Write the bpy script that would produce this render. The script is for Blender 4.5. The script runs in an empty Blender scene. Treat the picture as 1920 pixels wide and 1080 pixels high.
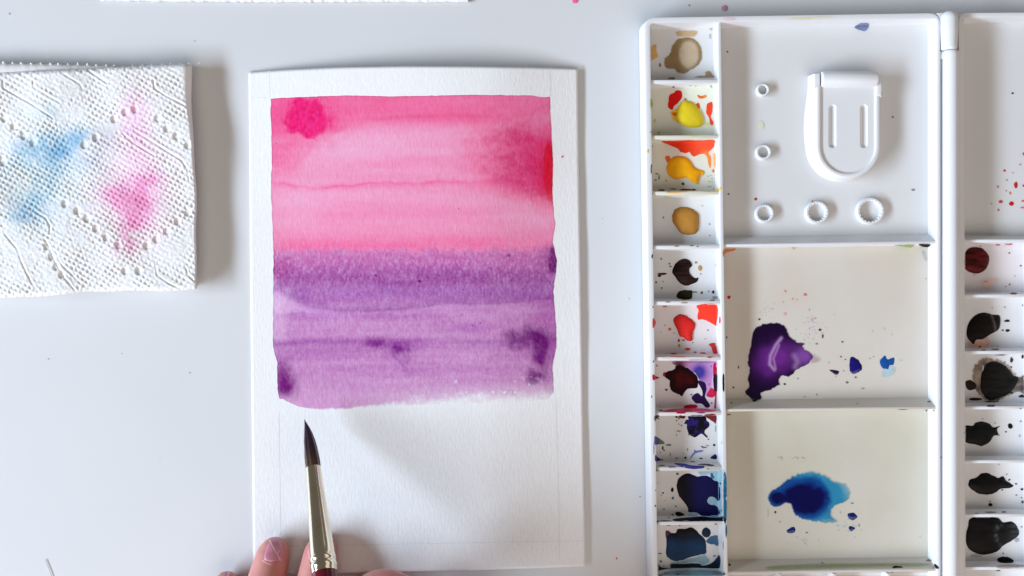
import bpy, bmesh, math, random
import numpy as np
from mathutils import Vector, Matrix
from mathutils.bvhtree import BVHTree
from mathutils.geometry import delaunay_2d_cdt

random.seed(7)
RS = np.random.RandomState(11)
scene = bpy.context.scene
COL = scene.collection

# ---------------------------------------------------------------- camera
S = 0.00024          # metres per photograph pixel on the table plane
H = 0.45             # camera height above the table
cam_d = bpy.data.cameras.new("camera")
cam = bpy.data.objects.new("camera", cam_d)
COL.objects.link(cam)
cam.location = (0, 0, H)
cam_d.sensor_width = 36.0
cam_d.lens = 18.0 * H / (960 * S)
cam_d.clip_start = 0.01
cam_d.clip_end = 50
scene.camera = cam

# ---------------------------------------------------------------- room light, window, exposure
world = bpy.data.worlds.new("World")
scene.world = world
world.use_nodes = True
bg = world.node_tree.nodes["Background"]
bg.inputs[0].default_value = (1.0, 0.89, 0.80, 1)
bg.inputs[1].default_value = 0.12

def area_light(name, loc, target, sx, sy, power, color):
    d = bpy.data.lights.new(name, 'AREA')
    d.shape = 'RECTANGLE'; d.size = sx; d.size_y = sy
    d.energy = power; d.color = color
    o = bpy.data.objects.new(name, d)
    COL.objects.link(o)
    o.location = loc
    o.rotation_euler = (Vector(target) - Vector(loc)).to_track_quat('-Z', 'Y').to_euler()
    return o

EL = math.radians(26)
LD = Vector((-0.97 * math.cos(EL), -0.26 * math.cos(EL), math.sin(EL)))
area_light("window_light", LD * 3.0, (0, -0.02, 0), 2.5, 0.42, 168.0, (0.70, 0.84, 1.0))
area_light("room_fill_light", (0.35, -1.6, 1.75), (0, 0, 0), 2.6, 1.8, 32.0, (1.0, 0.87, 0.775))
area_light("ferrule_reflection_light", (1.5, 1.6, 1.3), (0, 0, 0), 1.7, 1.1, 4.5, (1.0, 0.9, 0.8))  # added lamp out of view, gives the ferrule its gold reflection

scene.view_settings.view_transform = 'Standard'
scene.view_settings.look = 'None'
scene.view_settings.exposure = 0.0
scene.view_settings.gamma = 1.0
scene.render.engine = 'CYCLES'
scene.render.resolution_x = 1024
scene.render.resolution_y = 576

# ---------------------------------------------------------------- helpers
def P(px, py, z=0.0):
    """point at height z that stands under photograph pixel (px, py)"""
    k = S * (H - z) / H
    return Vector(((px - 960) * k, (540 - py) * k, z))

def lin(c):
    c = np.asarray(c, float) / 255.0
    return np.where(c <= 0.04045, c / 12.92, ((c + 0.055) / 1.055) ** 2.4)

def tag(o, label=None, cat=None, group=None, kind=None):
    if label: o["label"] = label
    if cat: o["category"] = cat
    if group: o["group"] = group
    if kind: o["kind"] = kind
    return o

def empty(name, loc, label=None, cat=None, group=None):
    o = bpy.data.objects.new(name, None)
    COL.objects.link(o)
    o.location = loc
    o.empty_display_size = 0.01
    return tag(o, label, cat, group)

def link(name, me, mat=None, parent=None):
    o = bpy.data.objects.new(name, me)
    COL.objects.link(o)
    if mat is not None:
        me.materials.clear(); me.materials.append(mat)
    if parent is not None:
        o.parent = parent
        o.matrix_parent_inverse = Matrix.Translation(-Vector(parent.location)) if parent.type == 'EMPTY' else Matrix.Identity(4)
    return o

def from_bm(name, bm, mat=None, parent=None, smooth=40):
    bm.normal_update()
    if smooth:
        lim = math.radians(smooth)
        for f in bm.faces: f.smooth = True
        for e in bm.edges:
            if len(e.link_faces) == 2 and e.calc_face_angle(0) > lim: e.smooth = False
    me = bpy.data.meshes.new(name)
    bm.to_mesh(me); bm.free()
    return link(name, me, mat, parent)

def from_arrays(name, verts, faces, mat=None, parent=None, colors=None, smooth=True):
    me = bpy.data.meshes.new(name)
    me.from_pydata([tuple(v) for v in verts], [], [tuple(f) for f in faces])
    me.update()
    if smooth: me.polygons.foreach_set("use_smooth", [True] * len(me.polygons))
    if colors is not None: set_colors(me, colors)
    return link(name, me, mat, parent)

def set_colors(me, colors):
    a = me.color_attributes.new("pigment", 'FLOAT_COLOR', 'POINT')
    c = np.ones((len(me.vertices), 4), np.float32)
    c[:, :3] = colors
    a.data.foreach_set("color", c.ravel())

# --- value noise
def _hash_grid(seed, n=256):
    return np.random.RandomState(seed).rand(n, n)
_G = {}
def vnoise(x, y, seed=0):
    if seed not in _G: _G[seed] = _hash_grid(seed)
    g = _G[seed]
    xi = np.floor(x).astype(int); yi = np.floor(y).astype(int)
    fx = x - xi; fy = y - yi
    fx = fx * fx * (3 - 2 * fx); fy = fy * fy * (3 - 2 * fy)
    a = g[xi % 256, yi % 256]; b = g[(xi + 1) % 256, yi % 256]
    c = g[xi % 256, (yi + 1) % 256]; d = g[(xi + 1) % 256, (yi + 1) % 256]
    return (a * (1 - fx) + b * fx) * (1 - fy) + (c * (1 - fx) + d * fx) * fy
def fbm(x, y, sx, sy=None, octv=4, seed=0, gain=0.5):
    sy = sy or sx
    t = 0; amp = 1; tot = 0
    for i in range(octv):
        t = t + amp * vnoise(x / sx * 2 ** i + 17.3 * i, y / sy * 2 ** i + 5.1 * i, seed + i)
        tot += amp; amp *= gain
    return t / tot * 2 - 1
def sstep(a, b, x):
    t = np.clip((x - a) / (b - a), 0, 1)
    return t * t * (3 - 2 * t)

# --- materials
def new_mat(name):
    m = bpy.data.materials.new(name); m.use_nodes = True
    nt = m.node_tree
    return m, nt, nt.nodes["Principled BSDF"]

def N(nt, t, **kw):
    n = nt.nodes.new(t)
    for k, v in kw.items():
        if hasattr(n, k): setattr(n, k, v)
    return n

def bump(nt, bsdf, height_socket, strength, dist):
    b = N(nt, "ShaderNodeBump")
    b.inputs["Strength"].default_value = strength
    b.inputs["Distance"].default_value = dist
    nt.links.new(height_socket, b.inputs["Height"])
    nt.links.new(b.outputs[0], bsdf.inputs["Normal"])

def noise(nt, scale, detail=4, rough=0.55, stretch=None, rot=0):
    tc = N(nt, "ShaderNodeTexCoord")
    mp = N(nt, "ShaderNodeMapping")
    if stretch: mp.inputs["Scale"].default_value = stretch
    mp.inputs["Rotation"].default_value = (0, 0, rot)
    n = N(nt, "ShaderNodeTexNoise")
    n.inputs["Scale"].default_value = scale
    n.inputs["Detail"].default_value = detail
    n.inputs["Roughness"].default_value = rough
    nt.links.new(tc.outputs["Object"], mp.inputs[0])
    nt.links.new(mp.outputs[0], n.inputs["Vector"])
    return n

def ramp(nt, sock, stops):
    r = N(nt, "ShaderNodeValToRGB")
    el = r.color_ramp.elements
    while len(el) < len(stops): el.new(0.5)
    for e, (p, c) in zip(el, stops):
        e.position = p; e.color = (*c, 1)
    nt.links.new(sock, r.inputs[0])
    return r

def simple(name, col, rough=0.4, spec=0.5, var=0.03, vscale=60, bscale=None, bstr=0.1, bdist=0.0001, metal=0):
    m, nt, b = new_mat(name)
    n = noise(nt, vscale, 5)
    c = np.asarray(col)
    r = ramp(nt, n.outputs[0], [(0.3, tuple(c * (1 - var))), (0.7, tuple(np.minimum(c * (1 + var), 1)))])
    nt.links.new(r.outputs[0], b.inputs["Base Color"])
    b.inputs["Roughness"].default_value = rough
    b.inputs["Specular IOR Level"].default_value = spec
    b.inputs["Metallic"].default_value = metal
    if bscale:
        bn = noise(nt, bscale, 3)
        bump(nt, b, bn.outputs[0], bstr, bdist)
    return m

PLASTIC = np.array((0.745, 0.75, 0.77))
M_table = simple("white_table_laminate", (0.665, 0.675, 0.69), 0.42, 0.35, 0.02, 9, 900, 0.06, 0.0001)
M_plastic = simple("white_plastic", PLASTIC, 0.33, 0.5, 0.012, 40, 500, 0.04, 0.0001)

def stained_plastic(name, tint, amount, seed):
    m, nt, b = new_mat(name)
    n = noise(nt, 22, 5, 0.6)
    n.noise_dimensions = '4D'; n.inputs["W"].default_value = seed
    c0 = PLASTIC * (1 - 0.7 * amount) + np.array(tint) * 0.7 * amount
    c1 = PLASTIC * (1 - amount) + np.array(tint) * amount
    r = ramp(nt, n.outputs[0], [(0.35, tuple(c0)), (0.68, tuple(c1))])
    nt.links.new(r.outputs[0], b.inputs["Base Color"])
    b.inputs["Roughness"].default_value = 0.30
    bn = noise(nt, 400, 3)
    bump(nt, b, bn.outputs[0], 0.04, 0.0001)
    return m
M_cool = stained_plastic("clean_white_plastic", (0.68, 0.68, 0.68), 0.9, 1)
M_cream = stained_plastic("cream_stained_plastic", (0.62, 0.555, 0.465), 0.95, 2)
M_cream2 = stained_plastic("beige_stained_plastic", (0.59, 0.56, 0.455), 1.0, 3)
M_yellow = stained_plastic("yellow_stained_plastic", (0.71, 0.70, 0.53), 0.8, 4)
M_pinkish = stained_plastic("pink_stained_plastic", (0.72, 0.63, 0.63), 0.7, 5)
M_greyish = stained_plastic("grey_stained_plastic", (0.66, 0.645, 0.635), 0.8, 6)

def pigment_mat(name, rough, coat=0.0, grain=0.0, bstr=0.0, bdist=0.0002, spec=0.5, paper=False):
    m, nt, b = new_mat(name)
    a = N(nt, "ShaderNodeVertexColor"); a.layer_name = "pigment"
    n = noise(nt, 1400 if not paper else 1150, 3, 0.6, (1.0, 0.28, 1.0) if paper else None)
    if grain:
        mx = N(nt, "ShaderNodeMix", data_type='RGBA', blend_type='MULTIPLY')
        mx.inputs[0].default_value = 1.0
        r = ramp(nt, n.outputs[0], [(0.3, (1 - grain,) * 3), (0.7, (1 + 0 * grain,) * 3)])
        nt.links.new(a.outputs[0], mx.inputs[6]); nt.links.new(r.outputs[0], mx.inputs[7])
        nt.links.new(mx.outputs[2], b.inputs["Base Color"])
    else:
        nt.links.new(a.outputs[0], b.inputs["Base Color"])
    b.inputs["Roughness"].default_value = rough
    b.inputs["Specular IOR Level"].default_value = spec
    b.inputs["Coat Weight"].default_value = coat
    b.inputs["Coat Roughness"].default_value = 0.05
    if bstr: bump(nt, b, n.outputs[0], bstr, bdist)
    return m
M_wet = pigment_mat("wet_paint", 0.08, 0.0, 0.05, spec=0.4)
M_dry = pigment_mat("dried_paint", 0.5, 0.0, 0.10, 0.2, 0.0002, 0.14)
M_wash = pigment_mat("watercolour_on_paper", 0.85, 0.0, 0.10, 0.42, 0.0003, 0.15, True)
M_towel = pigment_mat("paper_towel_tissue", 0.95, 0.0, 0.03, 0.4, 0.0001, 0.1)
M_nail = pigment_mat("nail_varnish", 0.22, 0.3, 0.02)

def paper_mat():
    m, nt, b = new_mat("cold_press_paper")
    n = noise(nt, 1150, 3, 0.6, (1.0, 0.28, 1.0))
    r = ramp(nt, n.outputs[0], [(0.3, (0.80, 0.795, 0.80)), (0.7, (0.85, 0.845, 0.85))])
    nt.links.new(r.outputs[0], b.inputs["Base Color"])
    b.inputs["Roughness"].default_value = 0.85
    b.inputs["Specular IOR Level"].default_value = 0.15
    bump(nt, b, n.outputs[0], 0.42, 0.0003)
    return m
M_paper = paper_mat()
M_pencil = simple("pencil_graphite", (0.745, 0.74, 0.745), 0.6, 0.2)
PAPER = np.array((0.83, 0.825, 0.83))

# ---------------------------------------------------------------- table
bm = bmesh.new()
bmesh.ops.create_grid(bm, x_segments=8, y_segments=8, size=0.9)
table = from_bm("table_top", bm, M_table)
tag(table, "white laminate table top under the paper and the palette", "table", kind="structure")
bm = bmesh.new()

# ---------------------------------------------------------------- generic solids
def bevel_top(bm, ztop, off, seg=2):
    es = [e for e in bm.edges if all(abs(v.co.z - ztop) < 1e-6 for v in e.verts) and len(e.link_faces) == 2
          and any(abs(f.normal.z) < 0.95 for f in e.link_faces)]
    if es: bmesh.ops.bevel(bm, geom=es, offset=off, segments=seg, profile=0.6, affect='EDGES')

FLOOR = 0.0030
def deep(z): return FLOOR + (z - FLOOR) * 0.64 if z > FLOOR + 0.0005 else z
def wall_bm(quad, ztop, zbot, draft=(0, 0, 0, 0), bev=0.0004):
    """quad: four photograph pixels (left-top, right-top, right-bottom, left-bottom); draft (m) left, top, right, bottom"""
    ztop = deep(ztop)
    t = [P(x, y, ztop) for x, y in quad]
    dl, dt, dr, db = draft
    off = [(-dl, dt), (dr, dt), (dr, -db), (-dl, -db)]
    b = [Vector((v.x + o[0], v.y + o[1], zbot)) for v, o in zip(t, off)]
    bm = bmesh.new()
    tv = [bm.verts.new(v) for v in t]; bv = [bm.verts.new(v) for v in b]
    bm.faces.new(tv[::-1]); bm.faces.new(bv)
    for i in range(4):
        j = (i + 1) % 4
        bm.faces.new((tv[i], tv[j], bv[j], bv[i]))
    bmesh.ops.recalc_face_normals(bm, faces=bm.faces)
    bm.normal_update()
    if bev: bevel_top(bm, ztop, bev)
    return bm

def round_quad(q, r, n=6):
    """q: four world points (tl, tr, br, bl); rounded outline"""
    out = []
    for i in range(4):
        p = q[i]; a = (q[i - 1] - p).normalized(); c = (q[(i + 1) % 4] - p).normalized()
        for k in range(n + 1):
            t = k / n
            s = p + a * r; e = p + c * r
            out.append(s * (1 - t) ** 2 + p * 2 * t * (1 - t) + e * t * t)
    return out

def ring_bm(oq, iq, ztop, zbot, ro, ri, odraft=0.001, idraft=0.001, bev=0.0005):
    ztop = deep(ztop)
    o = round_quad([P(x, y, ztop) for x, y in oq], ro)
    i = round_quad([P(x, y, ztop) for x, y in iq], ri)
    c = sum(o, Vector()) / len(o)
    def shift(p, d):
        v = Vector(((p.x - c.x), (p.y - c.y), 0))
        # push outward along both axes, keeping the outline's shape
        return Vector((p.x + d * max(-1, min(1, v.x / 0.05)), p.y + d * max(-1, min(1, v.y / 0.1)), zbot))
    ob = [shift(p, odraft) for p in o]; ib = [shift(p, -idraft) for p in i]
    bm = bmesh.new()
    L = [[bm.verts.new(v) for v in pts] for pts in (ob, o, i, ib)]
    n = len(o)
    for a in range(4):
        A = L[a]; B = L[(a + 1) % 4]
        for k in range(n):
            j = (k + 1) % n
            bm.faces.new((A[k], A[j], B[j], B[k]))
    bmesh.ops.recalc_face_normals(bm, faces=bm.faces)
    bm.normal_update()
    if bev: bevel_top(bm, ztop, bev)
    return bm

def tube(bm, pts, radii, seg=16, cap=True, sq=1.0, ang0=0):
    pts = [Vector(p) for p in pts]
    rings = []
    up = Vector((0, 0, 1))
    for i, p in enumerate(pts):
        d = (pts[min(i + 1, len(pts) - 1)] - pts[max(i - 1, 0)]).normalized()
        a = d.cross(up)
        if a.length < 1e-4: a = d.cross(Vector((0, 1, 0)))
        a.normalize(); b = a.cross(d).normalized()
        rings.append([bm.verts.new(p + (a * math.cos(t) + b * math.sin(t) * sq) * radii[i])
                      for t in [ang0 + 2 * math.pi * k / seg for k in range(seg)]])
    for r0, r1 in zip(rings, rings[1:]):
        for k in range(seg):
            j = (k + 1) % seg
            bm.faces.new((r0[k], r0[j], r1[j], r1[k]))
    if cap:
        bm.faces.new(rings[0][::-1]); bm.faces.new(rings[-1])
    return rings

# ---------------------------------------------------------------- palette
FLOOR = 0.0030
RIM = 0.0155
pal = empty("paint_palette", P(1500, 600, 0), "open folding white plastic paint palette with dirty wells, right of the paper", "palette")

from_bm("tray_base", wall_bm([(1218, 42), (1756, 36), (1756, 1200), (1234, 1200)], FLOOR, 0.0005, bev=0), M_plastic, pal)
from_bm("tray_rim", ring_bm([(1208, 33), (1763, 24), (1763, 1210), (1225, 1210)],
                            [(1219, 43), (1757, 35), (1757, 1200), (1235, 1200)], RIM, 0.0003, 0.0052, 0.002), M_plastic, pal)
def colx(y): return 1346 + (y - 45) * 0.0106, 1352 + (y - 45) * 0.0125
a0, a1 = colx(40); b0, b1 = colx(1200)
from_bm("well_column", wall_bm([(a0, 40), (a1, 40), (b1, 1200), (b0, 1200)], 0.0149, 0.0006, (0.0006, 0, 0.0006, 0)), M_plastic, pal)

# well dividers of the left tray
WELL_Y = [153, 257, 362, 463.5, 568, 672.5, 776, 879, 981, 1084]
for y in WELL_Y:
    xl = 1221 + (y - 45) * 0.0155; xr = colx(y)[0] + 1
    from_bm("well_divider", wall_bm([(xl - 2, y - 3), (xr, y - 4), (xr, y + 3), (xl - 2, y + 4)], 0.0142, 0.0006,
                                    (0, 0.0012, 0, 0.0008)), {257: M_yellow, 362: M_yellow, 672.5: M_pinkish, 776: M_pinkish, 879: M_greyish}.get(y, M_plastic), pal)
# stained floors of the wells, one sheet each
ys = [44] + WELL_Y + [1200]
tints = [M_greyish, M_yellow, M_yellow, M_cool, M_cool, M_pinkish, M_pinkish, M_greyish, M_greyish, M_greyish, M_greyish]
for i in range(11):
    y0, y1 = ys[i], ys[i + 1]
    from_bm("well_floor", wall_bm([(1216 + i * 1.4, y0), (1348 + i * 1.1, y0), (1348 + i * 1.1, y1), (1216 + i * 1.4, y1)], FLOOR + 0.00015, FLOOR - 0.0004, bev=0), tints[i], pal)
# mixing areas
mix_y = [40, 459, 769, 1074]
for i, m in enumerate((M_cool, M_cream, M_cream2)):
    from_bm("mixing_floor", wall_bm([(1352 + i * 4, mix_y[i]), (1762, mix_y[i]), (1762, mix_y[i + 1]), (1352 + i * 4, mix_y[i + 1])], FLOOR + 0.00015, FLOOR - 0.0004, bev=0), m, pal)
from_bm("mixing_floor", wall_bm([(1362, 1080), (1762, 1080), (1762, 1200), (1362, 1200)], FLOOR + 0.00015, FLOOR - 0.0004, bev=0), M_cool, pal)
for (yl, yr, up) in ((460.5, 454.5, 0.0048), (769.5, 765, 0.0044), (1074.5, 1069, 0.0046)):
    xl = colx(yl)[1] - 1
    from_bm("mixing_divider", wall_bm([(xl, yl - 2.5), (1758, yr - 3), (1758, yr + 2.5), (xl, yl + 2.5)], 0.0138, 0.0006,
                                      (0, up, 0, 0.0006)), M_plastic if yl < 500 else M_cream, pal)
for x in (1463, 1565, 1667):
    from_bm("well_divider", wall_bm([(x - 3, 1076), (x + 3, 1076), (x + 3, 1200), (x - 3, 1200)], 0.0134, 0.0006, (0.0006, 0, 0.0006, 0)), M_plastic, pal)

# hinge between the two trays
bm = bmesh.new()
rc = 0.0110
ypts = [96, 98, 104, 1150, 1204, 1206]
tube(bm, [P(1782.5, y, rc) for y in ypts], [0.0030, 0.00335, 0.0034, 0.0034, 0.00335, 0.0030], 24)
from_bm("hinge_rod", bm, M_plastic, pal)
bm = bmesh.new()
cap = [(21.5, 0.0008), (22.5, 0.0018), (25, 0.0027), (30, 0.00345), (36, 0.0037), (60, 0.0037), (88, 0.0034), (92, 0.0033), (94.5, 0.0028)]
tube(bm, [P(1779.5, y, rc + 0.0003) for y, r in cap], [r for y, r in cap], 24)
from_bm("hinge_knuckle", bm, M_plastic, pal)
from_bm("hinge_gap_filler", wall_bm([(1758, 40), (1776, 40), (1776, 1205), (1758, 1205)], 0.0130, 0.0004), M_plastic, pal)  # filler added between rim and rod so the gap shows grey, not black
from_bm("hinge_lug", wall_bm([(1757, 24), (1777, 23), (1777, 52), (1757, 52)], 0.0148, 0.004), M_plastic, pal)
from_bm("hinge_lug", wall_bm([(1758, 97), (1778, 95), (1778, 110), (1758, 111)], 0.0146, 0.004), M_plastic, pal)

# right tray
from_bm("tray_base", wall_bm([(1808, 32), (2390, 32), (2390, 1200), (1808, 1200)], FLOOR, 0.0005, bev=0), M_plastic, pal)
from_bm("tray_rim", ring_bm([(1797.5, 24), (2400, 20), (2400, 1210), (1797.5, 1210)],
                            [(1808, 33), (2390, 29), (2390, 1200), (1811, 1200)], 0.0140, 0.0003, 0.004, 0.002, 0.0004), M_plastic, pal)
from_bm("mixing_floor", wall_bm([(1802, 30), (2392, 30), (2392, 454), (1802, 454)], FLOOR + 0.00015, FLOOR - 0.0004, bev=0), M_cool, pal)
for i, m in enumerate((M_pinkish, M_greyish, M_greyish, M_greyish, M_greyish, M_greyish, M_greyish)):
    yy = [454, 553, 662, 766, 867, 968, 1068, 1200]
    from_bm("well_floor", wall_bm([(1802, yy[i]), (1938, yy[i]), (1938, yy[i + 1]), (1802, yy[i + 1])], FLOOR + 0.00015, FLOOR - 0.0004, bev=0), m, pal)
from_bm("mixing_divider", wall_bm([(1806, 449), (2392, 446), (2392, 452), (1806, 455)], 0.0134, 0.0006, (0, 0.0030, 0, 0.0005)), M_plastic, pal)
from_bm("well_column", wall_bm([(1936, 454), (1943, 454), (1943, 1200), (1936, 1200)], 0.0137, 0.0006, (0.0006, 0, 0.0006, 0)), M_plastic, pal)
for y in (555, 661, 765, 866, 967, 1066):
    from_bm("well_divider", wall_bm([(1806, y - 3), (1938, y - 4), (1938, y + 2), (1806, y + 3)], 0.0131, 0.0006, (0, 0.0012, 0, 0.0008)), M_plastic, pal)

# --- outline tools shared by the clip and the paint
def spline(poly, step):
    p = np.array(poly, float); n = len(p); out = []
    for i in range(n):
        a, b, c, d = p[i - 1], p[i], p[(i + 1) % n], p[(i + 2) % n]
        k = max(1, int(round(np.linalg.norm(c - b) / step)))
        for j in range(k):
            t = j / k
            out.append(0.5 * ((2 * b) + (-a + c) * t + (2 * a - 5 * b + 4 * c - d) * t * t + (-a + 3 * b - 3 * c + d) * t ** 3))
    return np.array(out)

def outline_distance(pts, poly):
    a = poly; b = np.roll(poly, -1, 0); ab = b - a
    L2 = (ab ** 2).sum(1) + 1e-9
    out = np.empty(len(pts))
    for s in range(0, len(pts), 2000):
        q = pts[s:s + 2000, None, :] - a[None]
        t = np.clip((q * ab[None]).sum(2) / L2, 0, 1)
        out[s:s + 2000] = np.sqrt(((q - t[..., None] * ab[None]) ** 2).sum(2)).min(1)
    return out

def fill(poly, step):
    """triangulated polygon in pixel space -> points, faces, distance to the outline"""
    x0, y0 = poly.min(0); x1, y1 = poly.max(0)
    gx, gy = np.meshgrid(np.arange(x0, x1, step), np.arange(y0, y1, step * 0.87))
    gx = gx + (np.arange(gx.shape[0]) % 2)[:, None] * step * 0.5
    g = np.stack([gx.ravel(), gy.ravel()], 1)
    X, Y = g[:, 0], g[:, 1]
    inside = np.zeros(len(g), bool)
    for (ax, ay), (bx, by) in zip(poly, np.roll(poly, -1, 0)):
        if ay == by: continue
        c = ((ay > Y) != (by > Y)) & (X < (bx - ax) * (Y - ay) / (by - ay) + ax)
        inside ^= c
    g = g[inside]
    if len(g): g = g[outline_distance(g, poly) > step * 0.45]
    allp = np.vstack([poly, g]) if len(g) else poly
    r = delaunay_2d_cdt([Vector(v) for v in allp], [], [list(range(len(poly)))], 1, 1e-5)
    v = np.array([tuple(c) for c in r[0]]); f = [tuple(t) for t in r[2]]
    return v, f, outline_distance(v, poly)

# --- thumb clip in the top mixing area
clip_top = deep(0.0135)
U = [(1530, 160), (1530, 274)] + [(1590 - 60 * math.cos(t), 274 + 60 * math.sin(t)) for t in np.linspace(0.12, math.pi - 0.12, 22)] + [(1650, 274), (1650, 160)]
Up = []
for (ax, ay), (bx, by) in zip(U, U[1:] + U[:1]):
    k = max(1, int(math.hypot(bx - ax, by - ay) / 2.5))
    Up += [(ax + (bx - ax) * j / k, ay + (by - ay) * j / k) for j in range(k)]
Up = np.array(Up)
v, f, d = fill(Up, 1.8)
topedge = sstep(160, 170, v[:, 1])
rim = 1 - sstep(7.5, 10.0, np.where(v[:, 1] < 172, np.minimum(abs(v[:, 0] - 1530), abs(v[:, 0] - 1650)), d))
z = clip_top - 0.0008 * (1 - rim)
z = z - 0.0005 * (1 - sstep(0.0, 2.0, d))
for xc in (1561, 1620):
    dx = np.abs(v[:, 0] - xc); dy = np.maximum(np.abs(v[:, 1] - 237) - 34, 0)
    rr = np.hypot(dx, dy)
    z = z - 0.0010 * (1 - sstep(4.5, 6.5, rr)) + 0.0002 * (sstep(9.0, 7.0, rr)) * 0
verts = [P(x, y, zz) for (x, y), zz in zip(v, z)]
nb = len(Up)
faces = list(f)
# boundary loop of the fill = its first nb vertices
cx = np.mean(v[:nb], 0)
sk = []
for i in range(nb):
    p = verts[i]; c = P(cx[0], cx[1], p.z)
    dv = (p - c); dv.z = 0; dv.normalize()
    dr = 0.0009 + 0.0028 * max(0, -dv.x)
    sk.append(Vector((p.x + dv.x * dr, p.y + dv.y * dr, FLOOR)))
off = len(verts); verts += sk
for i in range(nb):
    j = (i + 1) % nb
    faces.append((i, off + i, off + j, j))
clip = from_arrays("thumb_clip", verts, faces, M_plastic, pal)
bm = bmesh.new(); bm.from_mesh(clip.data); bmesh.ops.recalc_face_normals(bm, faces=bm.faces)
for e in bm.edges:
    if len(e.link_faces) == 2 and e.calc_face_angle(0) > 0.9: e.smooth = False
bm.to_mesh(clip.data); bm.free()
bm = bmesh.new()
xs = [1539, 1540, 1543, 1639, 1642, 1643]
tube(bm, [P(x, 149, deep(0.0118)) for x in xs], [0.0030, 0.0034, 0.0036, 0.0036, 0.0034, 0.0030], 22)
from_bm("clip_barrel", bm, M_plastic, clip)
from_bm("clip_lug", wall_bm([(1527, 138), (1538, 136), (1538, 164), (1527, 166)], 0.0134, FLOOR, (0.0010, 0.0002, 0, 0.0004), 0.0006), M_plastic, clip)
from_bm("clip_lug", wall_bm([(1643.5, 140), (1654, 141), (1653, 181), (1643.5, 178)], 0.0141, FLOOR, (0, 0.0002, 0.0005, 0.0004), 0.0006), M_plastic, clip)

# --- brush rests: toothed rings
def ring_rest(cx, cy, ro, ri, teeth):
    c = P(cx, cy, FLOOR + 0.0026)
    k = S * (H - FLOOR - 0.0026) / H
    n = teeth * 4
    bm = bmesh.new(); rows = []
    for (rad, zz, tooth) in ((ro + 0.8, FLOOR, 0), (ro, FLOOR + 0.0023, 0), (ro - 0.8, FLOOR + 0.0026, 0), (ri + 0.8, FLOOR + 0.0026, 1), (ri, FLOOR + 0.0024, 1), (ri, FLOOR, 1)):
        row = []
        for q in range(n):
            t = 2 * math.pi * q / n
            r = rad - (tooth * ri * 0.09 if (q % 4) in (0, 1) else 0)
            row.append(bm.verts.new((c.x + r * k * math.cos(t), c.y + r * k * math.sin(t), zz)))
        rows.append(row)
    for A, B in zip(rows, rows[1:]):
        for q in range(n):
            j = (q + 1) % n
            bm.faces.new((A[q], A[j], B[j], B[q]))
    from_bm("brush_rest_ring", bm, M_plastic, pal, 35)
for a in ((1431, 168, 11.5, 8.5, 12), (1432, 285, 14, 10.5, 13), (1434, 400, 17, 13.5, 14), (1532.5, 398, 21, 17, 16), (1632.5, 395.5, 25, 21, 18)):
    ring_rest(*a)

# ---------------------------------------------------------------- paint on the palette
bpy.context.view_layer.update()
def bvh_of(objs):
    vs, fs = [], []
    for o in objs:
        o_m = o.matrix_world
        b = len(vs)
        vs += [o_m @ v.co for v in o.data.vertices]
        fs += [tuple(b + i for i in p.vertices) for p in o.data.polygons]
    return BVHTree.FromPolygons(vs, fs)
def tree_objs(o):
    r = []
    for c in o.children: r += [c] + tree_objs(c)
    return [x for x in r if x.type == 'MESH']
PAL_BVH = bvh_of(tree_objs(pal))
TABLE_BVH = bvh_of([table])
EYE = Vector((0, 0, H))
def drop(bvh, px, py):
    d = (P(px, py, 0) - EYE).normalized()
    loc, nor, i, dist = bvh.ray_cast(EYE, d)
    if loc is None: return P(px, py, 0), Vector((0, 0, 1))
    if nor.z < 0: nor = -nor
    return loc, nor

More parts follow.
